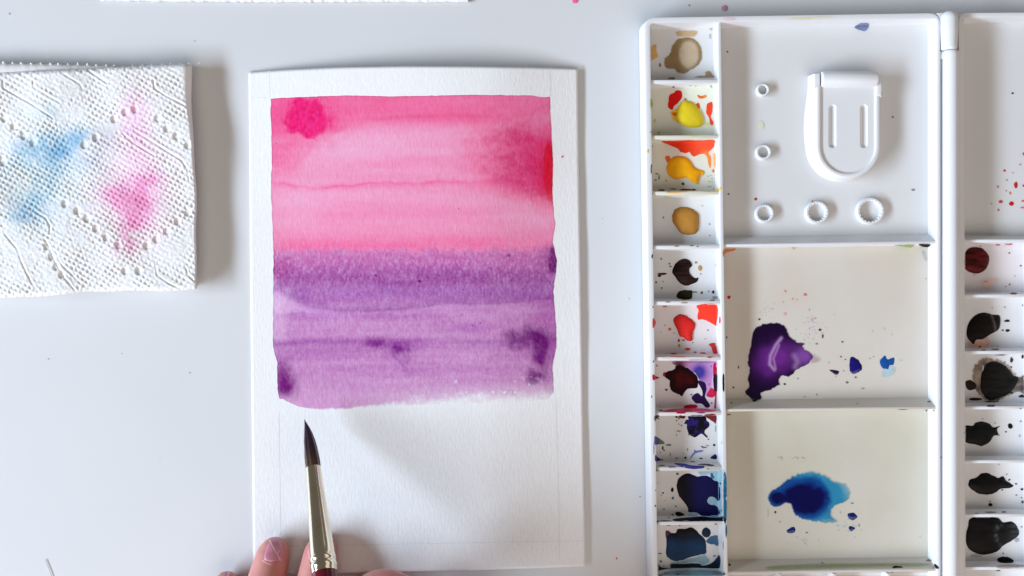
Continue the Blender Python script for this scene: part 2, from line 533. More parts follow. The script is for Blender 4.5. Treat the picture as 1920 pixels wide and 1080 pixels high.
layer = [0]
def paint(name, poly, color, label=None, cat="paint", group=None, h=0.0, w=6.0, step=None, fade=0.0, jit=0.65, mat=None,
          cfun=None, edge=None, bvh=None, mottle=0.12, parent=None, kind=None, under=None, lift=0.00006):
    """a patch of paint lying on whatever surface is under the pixel outline; h = dome height in metres, w = rounding width in px"""
    poly = np.array(poly, float)
    span = (poly.max(0) - poly.min(0)).max()
    step = step or max(0.7, min(2.2, span / 30))
    o = spline(poly, step)
    if jit:
        s = random.randint(0, 9999)
        cc = o.mean(0)
        nrm = o - cc; nrm /= np.linalg.norm(nrm, axis=1)[:, None] + 1e-6
        o = o + nrm * (fbm(o[:, 0], o[:, 1], 5, octv=3, seed=s % 97) * jit * 1.6)[:, None]
    try:
        v, f, d = fill(o, step)
    except Exception as e:
        print("fill failed", name, e); return None
    layer[0] += 1
    base_off = lift + layer[0] * 0.0000006
    c = np.tile(lin(color)[None], (len(v), 1))
    if cfun is not None: c = cfun(v[:, 0], v[:, 1], d)
    m = fbm(v[:, 0], v[:, 1], 14, octv=4, seed=(layer[0] * 3) % 89)
    c = c * (1 + mottle * m)[:, None]
    if h >= 0.0009 and max(color) < 100: c = c * (1 + 0.9 * np.clip(fbm(v[:, 0], v[:, 1], 20, 4.0, octv=3, seed=(layer[0] * 5) % 71), -1, 1))[:, None]
    if edge is not None:
        e = np.exp(-d / 1.3)[:, None]
        c = c * (1 - e * edge)
    if fade and under is None:
        qx, qy = o.mean(0)
        under = PLASTIC * 0.97 / np.array((1.08, 0.99, 0.93))
        if 1355 < qx < 1762 and 462 < qy < 768: under = np.array((0.59, 0.60, 0.565))
        elif 1355 < qx < 1762 and qy >= 768: under = np.array((0.567, 0.595, 0.54))
        elif qx > 1800 and qy > 450: under = np.array((0.655, 0.70, 0.74))
    if fade:
        t = sstep(0, fade, d * (1 + 0.5 * m))[:, None]
        c = c * t + (PLASTIC * 0.97 if under is None else np.asarray(under)) * (1 - t)
    c = np.clip(c * np.array((1.08, 0.99, 0.93)), 0.002, 0.92)
    lum = c.mean(1, keepdims=True)
    c = c * (0.35 + 0.65 * sstep(0.0, 0.08, lum))
    prof = h * (1 - np.exp(-d / w)) * (1 + 0.16 * fbm(v[:, 0], v[:, 1], 16, octv=3, seed=(layer[0] * 7) % 83))
    verts = []
    B = bvh or PAL_BVH
    for (x, y), hh in zip(v, prof):
        loc, nor = drop(B, x, y)
        p = loc + nor * base_off
        p.z += hh
        verts.append(p)
    ok = []
    for t in f:
        a, b_, c_ = (verts[i] for i in t)
        if max((a - b_).length, (b_ - c_).length, (a - c_).length) < 0.0045: ok.append(t)
    ob = from_arrays(name, verts, ok, mat or M_dry, parent, c)
    bm = bmesh.new(); bm.from_mesh(ob.data)
    for fc in bm.faces: fc.normal_update()
    for fc in list(bm.faces):
        if fc.normal.z < 0: fc.normal_flip()
    bm.to_mesh(ob.data); bm.free()
    if label:
        group = group or {"paint_smear": "paint smears on the palette", "paint_drop": "paint drops", "paint_lump": "thick paint lumps in the palette wells",
                          "paint_puddle": "paint puddles on the palette", "paint_wash": "thin washes of paint on the palette"}.get(name)
        tag(ob, label, cat, group, kind)
    return ob

def specks(name, items, label, cat="paint specks", bvh=None, mat=None, frm=None, parent=None, kind="stuff"):
    """(x, y, rx, ry, colour) small spots joined into one mesh"""
    vs, fs, cs = [], [], []
    layer[0] += 1
    off = 0.00008 + layer[0] * 0.0000006
    B = bvh or PAL_BVH
    ox, oy, s = frm or (0, 0, 1)
    for it in items:
        x, y, rx, ry, c = it
        x = ox + x / s; y = oy + y / s; rx /= s; ry /= s
        n = 9; b = len(vs); ph = random.random() * 6
        pts = [(x, y)] + [(x + rx * math.cos(t + ph) * (1 + random.uniform(-.22, .22)), y + ry * math.sin(t + ph) * (1 + random.uniform(-.22, .22)))
                          for t in [2 * math.pi * k / n for k in range(n)]]
        loc0, nor0 = drop(B, x, y)
        bad = False; L = []
        for q, (a, bb) in enumerate(pts):
            loc, nor = drop(B, a, bb)
            if (loc - loc0).length > 0.004: loc = loc0
            L.append(loc + nor * (off + (0.0001 if q == 0 else 0)))
        vs += L
        cs += [lin(c)] * (n + 1)
        for k in range(n): fs.append((b, b + 1 + (k + 1) % n, b + 1 + k))
    o = from_arrays(name, vs, fs, mat or M_dry, parent, np.array(cs))
    tag(o, label, cat, kind=kind)
    return o

def cr(ox, oy, s, pts): return [(ox + x / s, oy + y / s) for x, y in pts]
def el(ox, oy, s, cx, cy, rx, ry, n=12): return [(ox + (cx + rx * math.cos(2 * math.pi * k / n)) / s, oy + (cy + ry * math.sin(2 * math.pi * k / n)) / s) for k in range(n)]
def mixc(a, b, t): t = np.clip(t, 0, 1)[:, None]; return a * (1 - t) + b * t
SM = "paint_smear"

# ---- well 1: grey brown
W = (1215, 40, 9.0)
def c_ring(x, y, d):
    u = (x - (W[0] + 690 / 9)) / (190 / 9); q = (y - (W[1] + 560 / 9)) / (255 / 9)
    r = np.hypot(u, q)
    return mixc(np.tile(lin((182, 170, 148)), (len(x), 1)), np.tile(lin((140, 121, 88)), (len(x), 1)), sstep(0.72, 1.02, r + 0.08 * fbm(x, y, 8, seed=3)))
paint("paint_puddle", cr(*W, [(265, 650), (360, 540), (400, 420), (480, 310), (600, 262), (760, 280), (860, 360), (915, 480), (910, 640), (840, 760), (720, 830), (620, 885), (500, 875), (440, 815), (300, 790)]),
      (150, 130, 95), "thin grey brown ring of dried paint in the top left well", cfun=c_ring, fade=1.5, h=0.0001)
paint(SM, cr(*W, [(490, 150), (820, 150), (830, 225), (760, 270), (560, 270), (480, 250)]), (186, 165, 130), "tan paint smear above the grey brown ring", "paint smear", fade=2.5)
paint(SM, cr(*W, [(44, 430), (140, 380), (160, 520), (180, 600), (100, 650), (44, 690)]), (200, 165, 105), "tan stain against the left rim of the top left well", "paint smear", fade=2.5)
paint(SM, cr(*W, [(770, 950), (850, 915), (960, 905), (960, 850), (1040, 830), (1090, 890), (1140, 935), (1100, 955), (900, 960)]), (158, 138, 105), "brown smear in the lower right corner of the top left well", "paint smear", fade=1.5)
specks("paint_specks", [(200, 740, 22, 38, (140, 130, 115)), (1060, 130, 28, 28, (190, 185, 165)), (1050, 250, 22, 45, (180, 180, 160)), (400, 962, 60, 24, (140, 130, 118))],
       "few grey brown spots round the brown ring in the top left well", frm=W)
# ---- well 2: yellow and red
W = (1215, 150, 9.0)
paint(SM, cr(*W, [(340, 460), (345, 350), (370, 250), (450, 205), (465, 175), (550, 180), (575, 230), (570, 300), (500, 390), (440, 440), (410, 505)]), (212, 22, 18), "deep red flat smear up against the lemon yellow lump", "paint smear", jit=0.4, mottle=0.06)
paint("paint_film", cr(*W, [(370, 570), (400, 520), (520, 480), (560, 600), (560, 740), (440, 690)]), (225, 190, 60), "thin yellow film at the left foot of the lemon yellow lump", fade=1.5)
paint("paint_lump", cr(*W, [(490, 520), (540, 410), (610, 345), (680, 350), (790, 400), (880, 520), (940, 660), (910, 770), (820, 800), (680, 795), (560, 750), (490, 640)]), (218, 202, 42), "smooth lemon yellow lump of paint", h=0.0017, w=6, jit=0.2, mottle=0.05)
paint(SM, cr(*W, [(400, 560), (470, 545), (475, 610), (420, 590)]), (222, 95, 25), "small orange dab on the left of the lemon yellow lump", "paint smear")
paint(SM, cr(*W, [(812, 415), (850, 385), (875, 430), (860, 495), (820, 455)]), (208, 78, 36), "small orange red dab on the right of the lemon yellow lump", "paint smear")
paint(SM, cr(*W, [(835, 250), (900, 270), (970, 250), (980, 290), (900, 320), (850, 300)]), (226, 120, 55), "small mottled orange dab between lemon yellow lump and upper divider", "paint smear", mottle=0.5)
paint(SM, cr(*W, [(1000, 400), (1070, 370), (1090, 420), (1085, 540), (1060, 620), (1105, 720), (1090, 760), (1050, 750), (1030, 640), (985, 560), (990, 450)]), (226, 70, 44), "long orange red smear at the right of the lemon yellow well", "paint smear")
paint(SM, cr(*W, [(42, 310), (70, 350), (75, 430), (45, 475)]), (172, 190, 40), "lime green dab against the rim left of the lemon yellow lump", "paint smear")
specks("paint_specks", [(120, 690, 28, 30, (215, 205, 130)), (180, 895, 34, 28, (215, 200, 110)), (60, 880, 26, 40, (205, 165, 80)), (1065, 105, 16, 22, (150, 185, 80)), (430, 115, 22, 14, (150, 110, 80)), (718, 92, 14, 8, (150, 160, 130)), (990, 740, 40, 22, (225, 225, 90)), (800, 102, 24, 10, (215, 220, 140)), (1125, 932, 40, 14, (220, 225, 90)), (760, 942, 80, 10, (222, 222, 110)), (630, 325, 22, 14, (150, 120, 40))],
       "yellow and green spots scattered round the lemon yellow lump", frm=W)
# ---- well 3: orange
W = (1215, 255, 9.0)
def c_or(x, y, d):
    u = (x - W[0]) * 9; q = (y - W[1]) * 9
    c = np.tile(lin((216, 58, 28)), (len(x), 1))
    c = mixc(c, np.tile(lin((232, 90, 58)), (len(x), 1)), sstep(600, 950, u))
    return mixc(c, np.tile(lin((236, 140, 60)), (len(x), 1)), sstep(200, 330, q) * sstep(850, 950, u))
paint(SM, cr(*W, [(230, 95), (320, 80), (500, 74), (900, 70), (1110, 68), (1115, 170), (1060, 240), (1020, 290), (1060, 360), (1055, 540), (1020, 480), (1000, 370), (960, 310), (870, 310), (780, 350), (730, 320), (700, 270), (640, 290), (550, 270), (510, 220), (400, 170)]),
      (220, 60, 30), "broad orange red smear along the upper divider above the golden yellow puddle", "paint smear", cfun=c_or, mottle=0.06)
paint("paint_puddle", cr(*W, [(310, 550), (340, 440), (420, 360), (520, 340), (640, 360), (720, 430), (770, 510), (850, 560), (940, 590), (930, 680), (900, 640), (860, 740), (840, 820), (770, 780), (720, 760), (660, 710), (590, 710), (480, 735), (390, 700), (330, 630)]),
      (232, 170, 18), "golden yellow puddle of paint with a ragged right tail", h=0.0011, w=4, jit=0.3, mottle=0.06)
paint(SM, cr(*W, [(290, 380), (320, 330), (370, 350), (365, 420), (330, 450)]), (222, 105, 45), "small orange oval on the left of the golden yellow puddle", "paint smear")
paint(SM, cr(*W, [(1112, 300), (1140, 290), (1150, 480), (1130, 560), (1112, 480)]), (240, 165, 75), "pale orange streak on the wall right of the golden yellow puddle", "paint smear", fade=1)
paint(SM, cr(*W, [(300, 935), (540, 922), (760, 915), (640, 950), (420, 970), (310, 958)]), (226, 175, 65), "ochre yellow streak on the divider under the golden yellow puddle", "paint smear", fade=0.8)
paint(SM, cr(*W, [(910, 930), (1150, 915), (1190, 870), (1235, 860), (1240, 890), (1190, 935), (1050, 955)]), (226, 202, 50), "bright yellow streak in the lower right corner under the golden yellow puddle", "paint smear", fade=0.6)
DK = (72, 72, 30)
specks("paint_specks", [(58, 560, 16, 80, (105, 105, 60)), (150, 640, 34, 14, (140, 135, 85)), (185, 700, 14, 46, (135, 130, 80)), (230, 915, 52, 17, DK), (425, 893, 58, 9, (105, 100, 50)), (650, 905, 100, 15, DK), (770, 905, 40, 15, DK), (590, 805, 26, 24, (85, 80, 45)), (130, 742, 20, 14, (140, 135, 100)), (310, 755, 22, 22, (205, 200, 90)), (75, 170, 12, 18, (170, 165, 130))] +
       [(x, y, 10, 10, (150, 145, 125)) for x, y in ((1010, 680), (1060, 670), (1080, 720), (1080, 765), (1035, 770), (1020, 855), (1060, 850), (1105, 890))] + [(1102, 590, 20, 28, (225, 110, 90))],
       "dark olive spots and strokes round the golden yellow puddle", frm=W)
specks("paint_specks", [(0, 258, 16, 35, (235, 200, 50))], "tiny yellow spot on the left rim of the palette", frm=W)
# ---- well 4: ochre, well 5: dark brown
W = (1190, 350, 2.92)
paint("paint_lump", cr(*W, [(205, 180), (215, 135), (250, 112), (300, 115), (345, 145), (352, 180), (345, 245), (310, 262), (260, 258), (230, 225)]), (176, 130, 58), "round ochre lump of dried paint", h=0.0016, w=6, edge=0.25, mottle=0.18)
specks("paint_specks", [(157, 168, 5, 5, (130, 110, 80)), (410, 205, 4, 5, (120, 110, 90)), (370, 105, 6, 4, (200, 190, 130)), (412, 268, 4, 4, (120, 90, 70)), (230, 326, 14, 3, (150, 130, 90)), (312, 323, 12, 3, (140, 120, 90)), (345, 328, 6, 3, (70, 60, 50)), (182, 60, 22, 8, (225, 225, 190))],
       "few tiny brown specks round the ochre lump", frm=W)
paint("paint_lump", cr(*W, [(205, 465), (225, 420), (260, 397), (295, 400), (315, 430), (300, 450), (305, 480), (330, 500), (347, 498), (340, 520), (310, 535), (280, 542), (245, 525), (220, 490)]), (52, 30, 27), "dark brown crescent of dried paint", h=0.0012, w=5, jit=0.3)
paint("paint_lump", cr(*W, [(232, 590), (250, 570), (310, 568), (315, 585), (312, 612), (280, 620), (235, 610)]), (56, 52, 30), "small dark olive lump under the dark brown crescent", h=0.0006, w=3)
specks("paint_specks", [(328, 577, 16, 5, (130, 145, 80)), (358, 445, 11, 18, (178, 142, 75)), (150, 478, 26, 7, (88, 62, 34)), (136, 487, 12, 8, (70, 45, 25)), (97, 382, 5, 12, (50, 45, 40)), (145, 395, 5, 5, (110, 90, 70)), (190, 422, 6, 5, (120, 100, 70)), (196, 437, 7, 5, (120, 100, 70)), (117, 523, 5, 6, (120, 90, 70)), (155, 520, 3, 6, (140, 120, 90)), (148, 555, 5, 5, (120, 95, 60)), (367, 580, 8, 7, (110, 70, 50)), (430, 577, 8, 9, (60, 30, 35)), (405, 573, 4, 4, (120, 80, 70)), (440, 607, 16, 9, (165, 158, 150)), (362, 478, 4, 4, (150, 120, 70)), (335, 415, 7, 6, (150, 130, 90)), (446, 430, 4, 8, (180, 180, 170)), (425, 623, 14, 4, (130, 110, 90)), (270, 636, 20, 4, (170, 140, 110)), (182, 632, 14, 3, (150, 130, 110))],
       "brown and olive specks round the dark brown crescent", frm=W)
# ---- well 6: red
W = (1200, 560, 4.5)
paint("paint_lump", cr(*W, [(280, 180), (300, 150), (340, 132), (380, 137), (420, 165), (465, 205), (462, 250), (445, 290), (440, 350), (400, 355), (365, 325), (335, 315), (310, 255), (290, 215)]), (216, 44, 44), "bright red lump of paint with a crumpled skin", h=0.0013, w=5, mottle=0.15, edge=0.2)
paint(SM, cr(*W, [(485, 55), (645, 55), (645, 215), (625, 220), (580, 195), (525, 175), (490, 178), (485, 140), (495, 100)]), (230, 66, 52), "flat scarlet smear in the upper right corner above the bright red lump", "paint smear", jit=0.4, mottle=0.05)
paint(SM, cr(*W, [(107, 170), (125, 175), (132, 205), (120, 235), (107, 245)]), (216, 62, 58), "small red dab against the rim left of the bright red lump", "paint smear")
paint(SM, cr(*W, [(580, 385), (630, 372), (640, 400), (655, 460), (620, 458), (600, 410)]), (206, 56, 50), "red smear in the lower right corner below the bright red lump", "paint smear")
paint(SM, el(*W, 402, 426, 24, 13), (214, 80, 66), "small red oval drop just below the bright red lump", "paint drop")
paint(SM, cr(*W, [(180, 500), (290, 482), (450, 486), (640, 482), (680, 465), (675, 482), (600, 500), (560, 492), (420, 494), (250, 503)]), (218, 120, 110), "pale red streak along the divider below the bright red lump", "paint smear", fade=0.8)
specks("paint_specks", [(285, 462, 32, 7, (205, 65, 60)), (530, 459, 26, 7, (206, 70, 62)), (210, 64, 20, 8, (200, 60, 60)), (250, 257, 14, 13, (222, 110, 95)), (210, 225, 6, 7, (222, 130, 110)), (287, 290, 8, 5, (215, 130, 110)), (327, 352, 11, 12, (150, 50, 40)), (365, 350, 14, 6, (120, 60, 50)), (330, 396, 11, 14, (190, 140, 110)), (573, 265, 6, 6, (80, 40, 50)), (550, 340, 5, 5, (190, 140, 130)), (465, 452, 14, 5, (130, 50, 45)), (175, 285, 10, 4, (205, 175, 165)), (675, 180, 7, 32, (220, 70, 60)), (585, 494, 22, 6, (210, 60, 55)), (445, 370, 6, 4, (120, 80, 70)), (110, 70, 5, 8, (140, 60, 60))],
       "red spots and specks round the bright red lump", frm=W)
# ---- well 7: maroon and violet
def c_vw(x, y, d):
    u = (x - W[0]) * 4.5; q = (y - W[1]) * 4.5
    c = np.tile(lin((190, 142, 200)), (len(x), 1))
    c = mixc(c, np.tile(lin((62, 52, 150)), (len(x), 1)), np.exp(-(((u - 500) / 70) ** 2 + ((q - 620) / 75) ** 2)) * 1.3)
    c = mixc(c, np.tile(lin((66, 22, 62)), (len(x), 1)), np.exp(-((q - 520) / 16) ** 2) * sstep(660, 560, u))
    c = mixc(c, np.tile(lin((90, 20, 50)), (len(x), 1)), np.exp(-(((u - 330) / 60) ** 2 + ((q - 560) / 40) ** 2)))
    return c
paint("paint_wash", cr(*W, [(290, 524), (640, 522), (622, 640), (600, 780), (560, 830), (545, 790), (540, 720), (500, 700), (470, 640), (400, 600), (300, 570)]), (150, 100, 170), "lilac and blue wash on the right of the maroon puddle", cfun=c_vw, jit=0.4, fade=0.8)
def c_mar(x, y, d):
    return mixc(np.tile(lin((50, 8, 20)), (len(x), 1)), np.tile(lin((96, 16, 22)), (len(x), 1)), sstep(4, 16, d) * (0.7 + 0.5 * fbm(x, y, 12, seed=9)))
paint("paint_puddle", cr(*W, [(205, 635), (235, 615), (290, 595), (300, 568), (340, 565), (380, 575), (420, 600), (470, 640), (490, 690), (480, 750), (420, 760), (380, 780), (355, 820), (320, 805), (270, 780), (250, 730), (245, 690), (215, 665)]), (60, 10, 20), "wet dark maroon puddle of paint", cfun=c_mar, h=0.00008, w=3, mat=M_wet, edge=0.2, jit=1.0)
paint(SM, cr(*W, [(490, 700), (545, 705), (560, 760), (550, 830), (590, 900), (560, 920), (520, 885), (470, 880), (435, 835), (480, 795), (520, 820), (525, 780)]), (48, 20, 84), "dark violet tail hanging below the maroon puddle", "paint smear", mat=M_wet)
paint(SM, cr(*W, [(562, 820), (600, 750), (632, 790), (622, 830)]), (196, 36, 78), "small crimson dab between violet tail and wall", "paint smear")
paint(SM, cr(*W, [(620, 550), (646, 545), (650, 640), (640, 930), (625, 925), (632, 830), (622, 770), (618, 640)]), (176, 14, 54), "crimson streak running down the wall of the maroon well", "paint smear", mat=M_wet)
paint(SM, cr(*W, [(622, 645), (650, 640), (655, 700), (648, 785), (628, 770), (618, 700)]), (48, 10, 62), "glossy dark purple bead on the wall of the maroon well", "paint drop", mat=M_wet, h=0.0003, w=2)
paint(SM, cr(*W, [(697, 645), (710, 645), (711, 775), (698, 768)]), (70, 10, 40), "dark maroon mark on the wall top beside the mixing area", "paint smear")
paint(SM, cr(*W, [(190, 948), (300, 930), (480, 925), (640, 938), (680, 935), (570, 957), (400, 957), (230, 957)]), (206, 78, 112), "long crimson pink streak on the divider below the maroon puddle", "paint smear", mottle=0.4)
paint(SM, cr(*W, [(370, 910), (400, 896), (470, 896), (475, 920), (380, 925)]), (176, 26, 58), "crimson dab right above the crimson pink streak", "paint smear")
paint(SM, cr(*W, [(107, 640), (140, 655), (165, 668), (140, 677), (107, 690)]), (184, 20, 56), "crimson dab against the rim left of the maroon puddle", "paint smear")
specks("paint_specks", [(345, 963, 40, 8, (188, 30, 80)), (515, 962, 34, 7, (150, 60, 130)), (222, 768, 13, 9, (150, 30, 60)), (433, 810, 9, 5, (70, 20, 60)), (600, 570, 6, 6, (60, 30, 70)), (112, 530, 5, 9, (110, 60, 80)), (142, 565, 8, 8, (160, 120, 130)), (585, 720, 9, 4, (110, 60, 120)), (98, 828, 5, 12, (200, 80, 110)), (205, 640, 12, 18, (150, 15, 50)), (604, 880, 8, 10, (210, 90, 130)), (175, 942, 18, 5, (80, 30, 40)), (170, 908, 4, 4, (130, 100, 100)), (200, 862, 4, 3, (150, 120, 120))],
       "crimson and violet specks round the maroon puddle", frm=W)
# ---- well 8: indigo
W = (1215, 770, 9.0)
paint("paint_puddle", cr(*W, [(612, 225), (650, 150), (682, 150), (690, 80), (940, 80), (990, 160), (1030, 210), (1030, 270), (970, 320), (950, 370), (1005, 435), (985, 450), (920, 398), (870, 400), (800, 450), (740, 430), (695, 402), (672, 440), (682, 380), (655, 300), (650, 225)]), (24, 17, 68),
      "black indigo blot with little legs in the eighth left well", h=0.0002, cfun=lambda x, y, d: mixc(np.tile(lin((42, 30, 110)), (len(x), 1)), np.tile(lin((12, 10, 34)), (len(x), 1)), sstep(-0.3, 0.4, fbm(x, y, 9, seed=5))))
paint(SM, cr(*W, [(950, 72), (1140, 68), (1145, 210), (1090, 180), (1040, 150), (1000, 120)]), (112, 38, 42), "maroon corner stain right of the indigo blot", "paint smear")
paint(SM, cr(*W, [(512, 85), (622, 85), (612, 135), (545, 122)]), (104, 20, 32), "small maroon stain under the divider left of the indigo blot", "paint smear")
paint(SM, cr(*W, [(112, 85), (190, 90), (140, 140), (112, 185)]), (70, 34, 46), "small dark corner stain at the far left of the indigo blot", "paint smear")
paint(SM, cr(*W, [(107, 440), (160, 450), (250, 510), (280, 560), (180, 565), (118, 570)]), (72, 78, 122), "blue grey wedge against the rim left of the indigo blot", "paint smear",
      cfun=lambda x, y, d: mixc(np.tile(lin((72, 72, 150)), (len(x), 1)), np.tile(lin((98, 112, 96)), (len(x), 1)), sstep(W[0] + 15, W[0] + 24, x)))
paint(SM, cr(*W, [(122, 750), (160, 780), (220, 820), (200, 840), (125, 845)]), (52, 55, 140), "blue wedge in the lower left corner under the indigo blot", "paint smear")
paint(SM, cr(*W, [(780, 655), (830, 670), (920, 660), (930, 690), (850, 710), (790, 735), (740, 790), (700, 830), (720, 770), (765, 700)]), (105, 118, 198), "pale blue stroke below the indigo blot", "paint smear", mottle=0.3, fade=0.5)
paint(SM, cr(*W, [(1045, 800), (1090, 760), (1140, 740), (1160, 815), (1080, 815)]), (30, 20, 100), "indigo triangle in the lower right corner under the indigo blot", "paint smear")
paint(SM, cr(*W, [(440, 885), (620, 895), (700, 920), (800, 930), (940, 935), (930, 970), (760, 985), (660, 970), (570, 950), (450, 905)]), (72, 72, 172), "blue violet streak on the divider below the indigo blot", "paint smear", mottle=0.4)
paint(SM, cr(*W, [(840, 912), (960, 895), (1110, 920), (1080, 935), (960, 922)]), (36, 34, 46), "black stroke beside the blue violet streak", "paint smear")
paint(SM, cr(*W, [(350, 930), (450, 930), (470, 960), (360, 970)]), (150, 146, 198), "pale violet end of the blue violet streak", "paint smear", fade=1)
specks("paint_specks", [(350, 578, 52, 14, (95, 105, 82)), (250, 630, 16, 34, (50, 48, 36)), (270, 668, 16, 13, (40, 36, 36)), (630, 795, 19, 19, (24, 20, 22)), (1115, 580, 22, 22, (24, 18, 50)), (668, 655, 7, 26, (70, 55, 60)), (893, 805, 32, 12, (40, 34, 90)), (760, 862, 45, 8, (30, 22, 80)), (480, 108, 22, 18, (60, 40, 44)), (520, 130, 14, 18, (60, 30, 40)), (590, 122, 26, 12, (50, 30, 45)), (485, 165, 12, 14, (90, 60, 60)), (520, 228, 16, 8, (120, 112, 90)), (565, 250, 14, 14, (135, 125, 95)), (520, 345, 44, 10, (150, 140, 110)), (480, 410, 8, 22, (150, 140, 120)), (1020, 482, 12, 12, (70, 55, 70)), (375, 740, 10, 38, (130, 128, 110)), (485, 800, 30, 9, (135, 130, 112)), (235, 925, 62, 9, (80, 78, 80)), (945, 620, 48, 12, (112, 112, 90)), (910, 606, 20, 10, (90, 92, 66)), (1000, 588, 30, 10, (150, 150, 150)), (150, 1015, 26, 10, (70, 70, 62)), (1010, 985, 26, 7, (90, 95, 115)), (97, 640, 7, 130, (140, 138, 205)), (1138, 200, 6, 26, (80, 60, 110)), (1140, 300, 6, 60, (120, 112, 180)), (1245, 540, 8, 24, (180, 195, 215)), (205, 705, 14, 12, (160, 130, 160)), (590, 720, 8, 7, (140, 110, 90)), (240, 830, 18, 14, (120, 130, 170)), (175, 135, 18, 10, (70, 40, 50))],
       "ink blue and olive specks round the indigo blot", frm=W)
# ---- well 9: navy, well 10: dark teal
W = (1200, 860, 4.911)
paint("paint_wash", cr(*W, [(540, 105), (770, 103), (762, 250), (760, 520), (740, 540), (640, 535), (600, 330), (650, 160), (560, 160)]), (152, 192, 212), "pale blue wash behind the navy puddle", fade=2)
paint("paint_puddle", cr(*W, [(340, 280), (345, 210), (380, 155), (430, 135), (480, 145), (530, 165), (590, 155), (640, 165), (690, 200), (720, 215), (740, 280), (742, 360), (720, 390), (690, 360), (650, 350), (618, 385), (640, 420), (690, 430), (725, 460), (735, 510), (650, 528), (560, 525), (520, 495), (445, 490), (440, 450), (400, 390), (360, 340)]),
      (10, 10, 66), "dark navy puddle with a notch on its right", h=0.0001, w=3, jit=1.0, cfun=lambda x, y, d: mixc(np.tile(lin((14, 10, 36)), (len(x), 1)), np.tile(lin((14, 14, 92)), (len(x), 1)), sstep(W[0] + 80, W[0] + 110, x)))
paint(SM, cr(*W, [(648, 130), (672, 130), (690, 190), (650, 175)]), (30, 110, 152), "teal dab above the navy puddle", "paint smear", fade=0.8)
paint(SM, cr(*W, [(770, 150), (794, 170), (796, 560), (772, 575), (768, 400)]), (26, 108, 150), "long teal blue stain on the wall right of the navy puddle", "paint smear", mottle=0.3)
paint(SM, cr(*W, [(300, 560), (400, 545), (560, 535), (700, 545), (770, 530), (790, 575), (730, 575), (560, 575), (420, 580), (320, 575)]), (18, 30, 66), "dark navy streak on the divider below the navy puddle", "paint smear", mottle=0.4)
paint(SM, cr(*W, [(325, 500), (350, 488), (405, 510), (395, 525), (345, 530)]), (28, 38, 44), "small black green dab at the lower left of the navy puddle", "paint smear")
paint(SM, cr(*W, [(450, 495), (520, 490), (528, 528), (450, 528)]), (152, 176, 196), "small pale blue patch at the lower edge of the navy puddle", "paint smear", fade=0.8)
specks("paint_specks", [(296, 288, 13, 24, (30, 28, 46)), (302, 363, 12, 13, (50, 110, 135)), (213, 315, 8, 9, (40, 34, 36)), (330, 438, 8, 7, (50, 44, 46)), (220, 465, 8, 7, (60, 55, 52)), (195, 338, 5, 5, (60, 50, 50)), (160, 112, 18, 8, (70, 72, 70)), (345, 140, 13, 10, (90, 80, 80)), (232, 388, 4, 4, (70, 60, 60)), (300, 516, 12, 8, (100, 98, 98)), (140, 290, 4, 8, (120, 120, 120)), (140, 435, 7, 10, (110, 110, 110)), (743, 228, 8, 10, (60, 90, 120)), (750, 480, 5, 12, (30, 60, 90)), (165, 225, 4, 4, (90, 80, 80)), (165, 577, 16, 6, (30, 34, 50)), (230, 575, 60, 5, (40, 40, 60)), (265, 545, 10, 5, (110, 110, 110))],
       "navy and black specks left of the navy puddle", frm=W)
paint("paint_wash", cr(*W, [(280, 955), (380, 935), (500, 905), (600, 885), (640, 950), (560, 985), (540, 960), (400, 968), (285, 978)]), (138, 176, 192), "pale teal wash under the dark teal puddle", fade=1.2)
paint(SM, cr(*W, [(165, 975), (200, 1000), (280, 1005), (285, 972), (400, 967), (540, 965), (580, 985), (660, 960), (700, 920), (735, 890), (740, 990), (700, 1010), (500, 1005), (260, 1012), (170, 1030)]), (18, 52, 80), "dark teal band along the bottom of the dark teal puddle", "paint smear", mottle=0.3)
paint(SM, cr(*W, [(640, 722), (700, 705), (718, 740), (715, 800), (680, 790), (640, 785), (610, 760)]), (56, 100, 138), "mid blue patch on the right of the dark teal puddle", "paint smear", mottle=0.3)
paint("paint_puddle", cr(*W, [(240, 880), (245, 800), (245, 730), (285, 690), (330, 680), (350, 650), (420, 645), (470, 630), (520, 665), (560, 705), (600, 745), (610, 810), (605, 870), (540, 885), (470, 905), (380, 935), (310, 940), (260, 910)]),
      (20, 40, 66), "big dark teal puddle in the lowest left well", h=0.0003, cfun=lambda x, y, d: mixc(np.tile(lin((26, 20, 34)), (len(x), 1)), np.tile(lin((20, 58, 102)), (len(x), 1)), sstep(W[1] + 132, W[1] + 165, y + 6 * fbm(x, y, 12, seed=8))))
paint(SM, cr(*W, [(238, 662), (292, 690), (246, 742)]), (76, 48, 88), "violet corner of the dark teal puddle", "paint smear")
paint("paint_drop", el(*W, 610, 680, 40, 46), (24, 48, 76), "round dark blue drop at the upper right of the dark teal puddle", "paint drop", h=0.0003, w=3)
paint(SM, cr(*W, [(200, 1050), (280, 1030), (480, 1020), (720, 1030), (780, 1060), (760, 1080), (210, 1080)]), (122, 168, 192), "pale teal streaks on the divider below the dark teal puddle", "paint smear", fade=2, mottle=0.5)
specks("paint_specks", [(260, 612, 22, 6, (50, 46, 54)), (365, 612, 8, 8, (40, 40, 50)), (700, 604, 16, 7, (70, 70, 90)), (185, 873, 18, 4, (50, 44, 50)), (683, 895, 14, 6, (60, 66, 66)), (192, 945, 9, 12, (90, 110, 130)), (220, 985, 5, 6, (80, 80, 90)), (235, 1057, 18, 4, (60, 80, 100)), (345, 1068, 14, 6, (40, 60, 80)), (793, 660, 8, 60, (60, 110, 140)), (775, 1060, 10, 12, (30, 70, 100)), (768, 800, 4, 40, (170, 165, 175))],
       "dark specks round the dark teal puddle", frm=W)

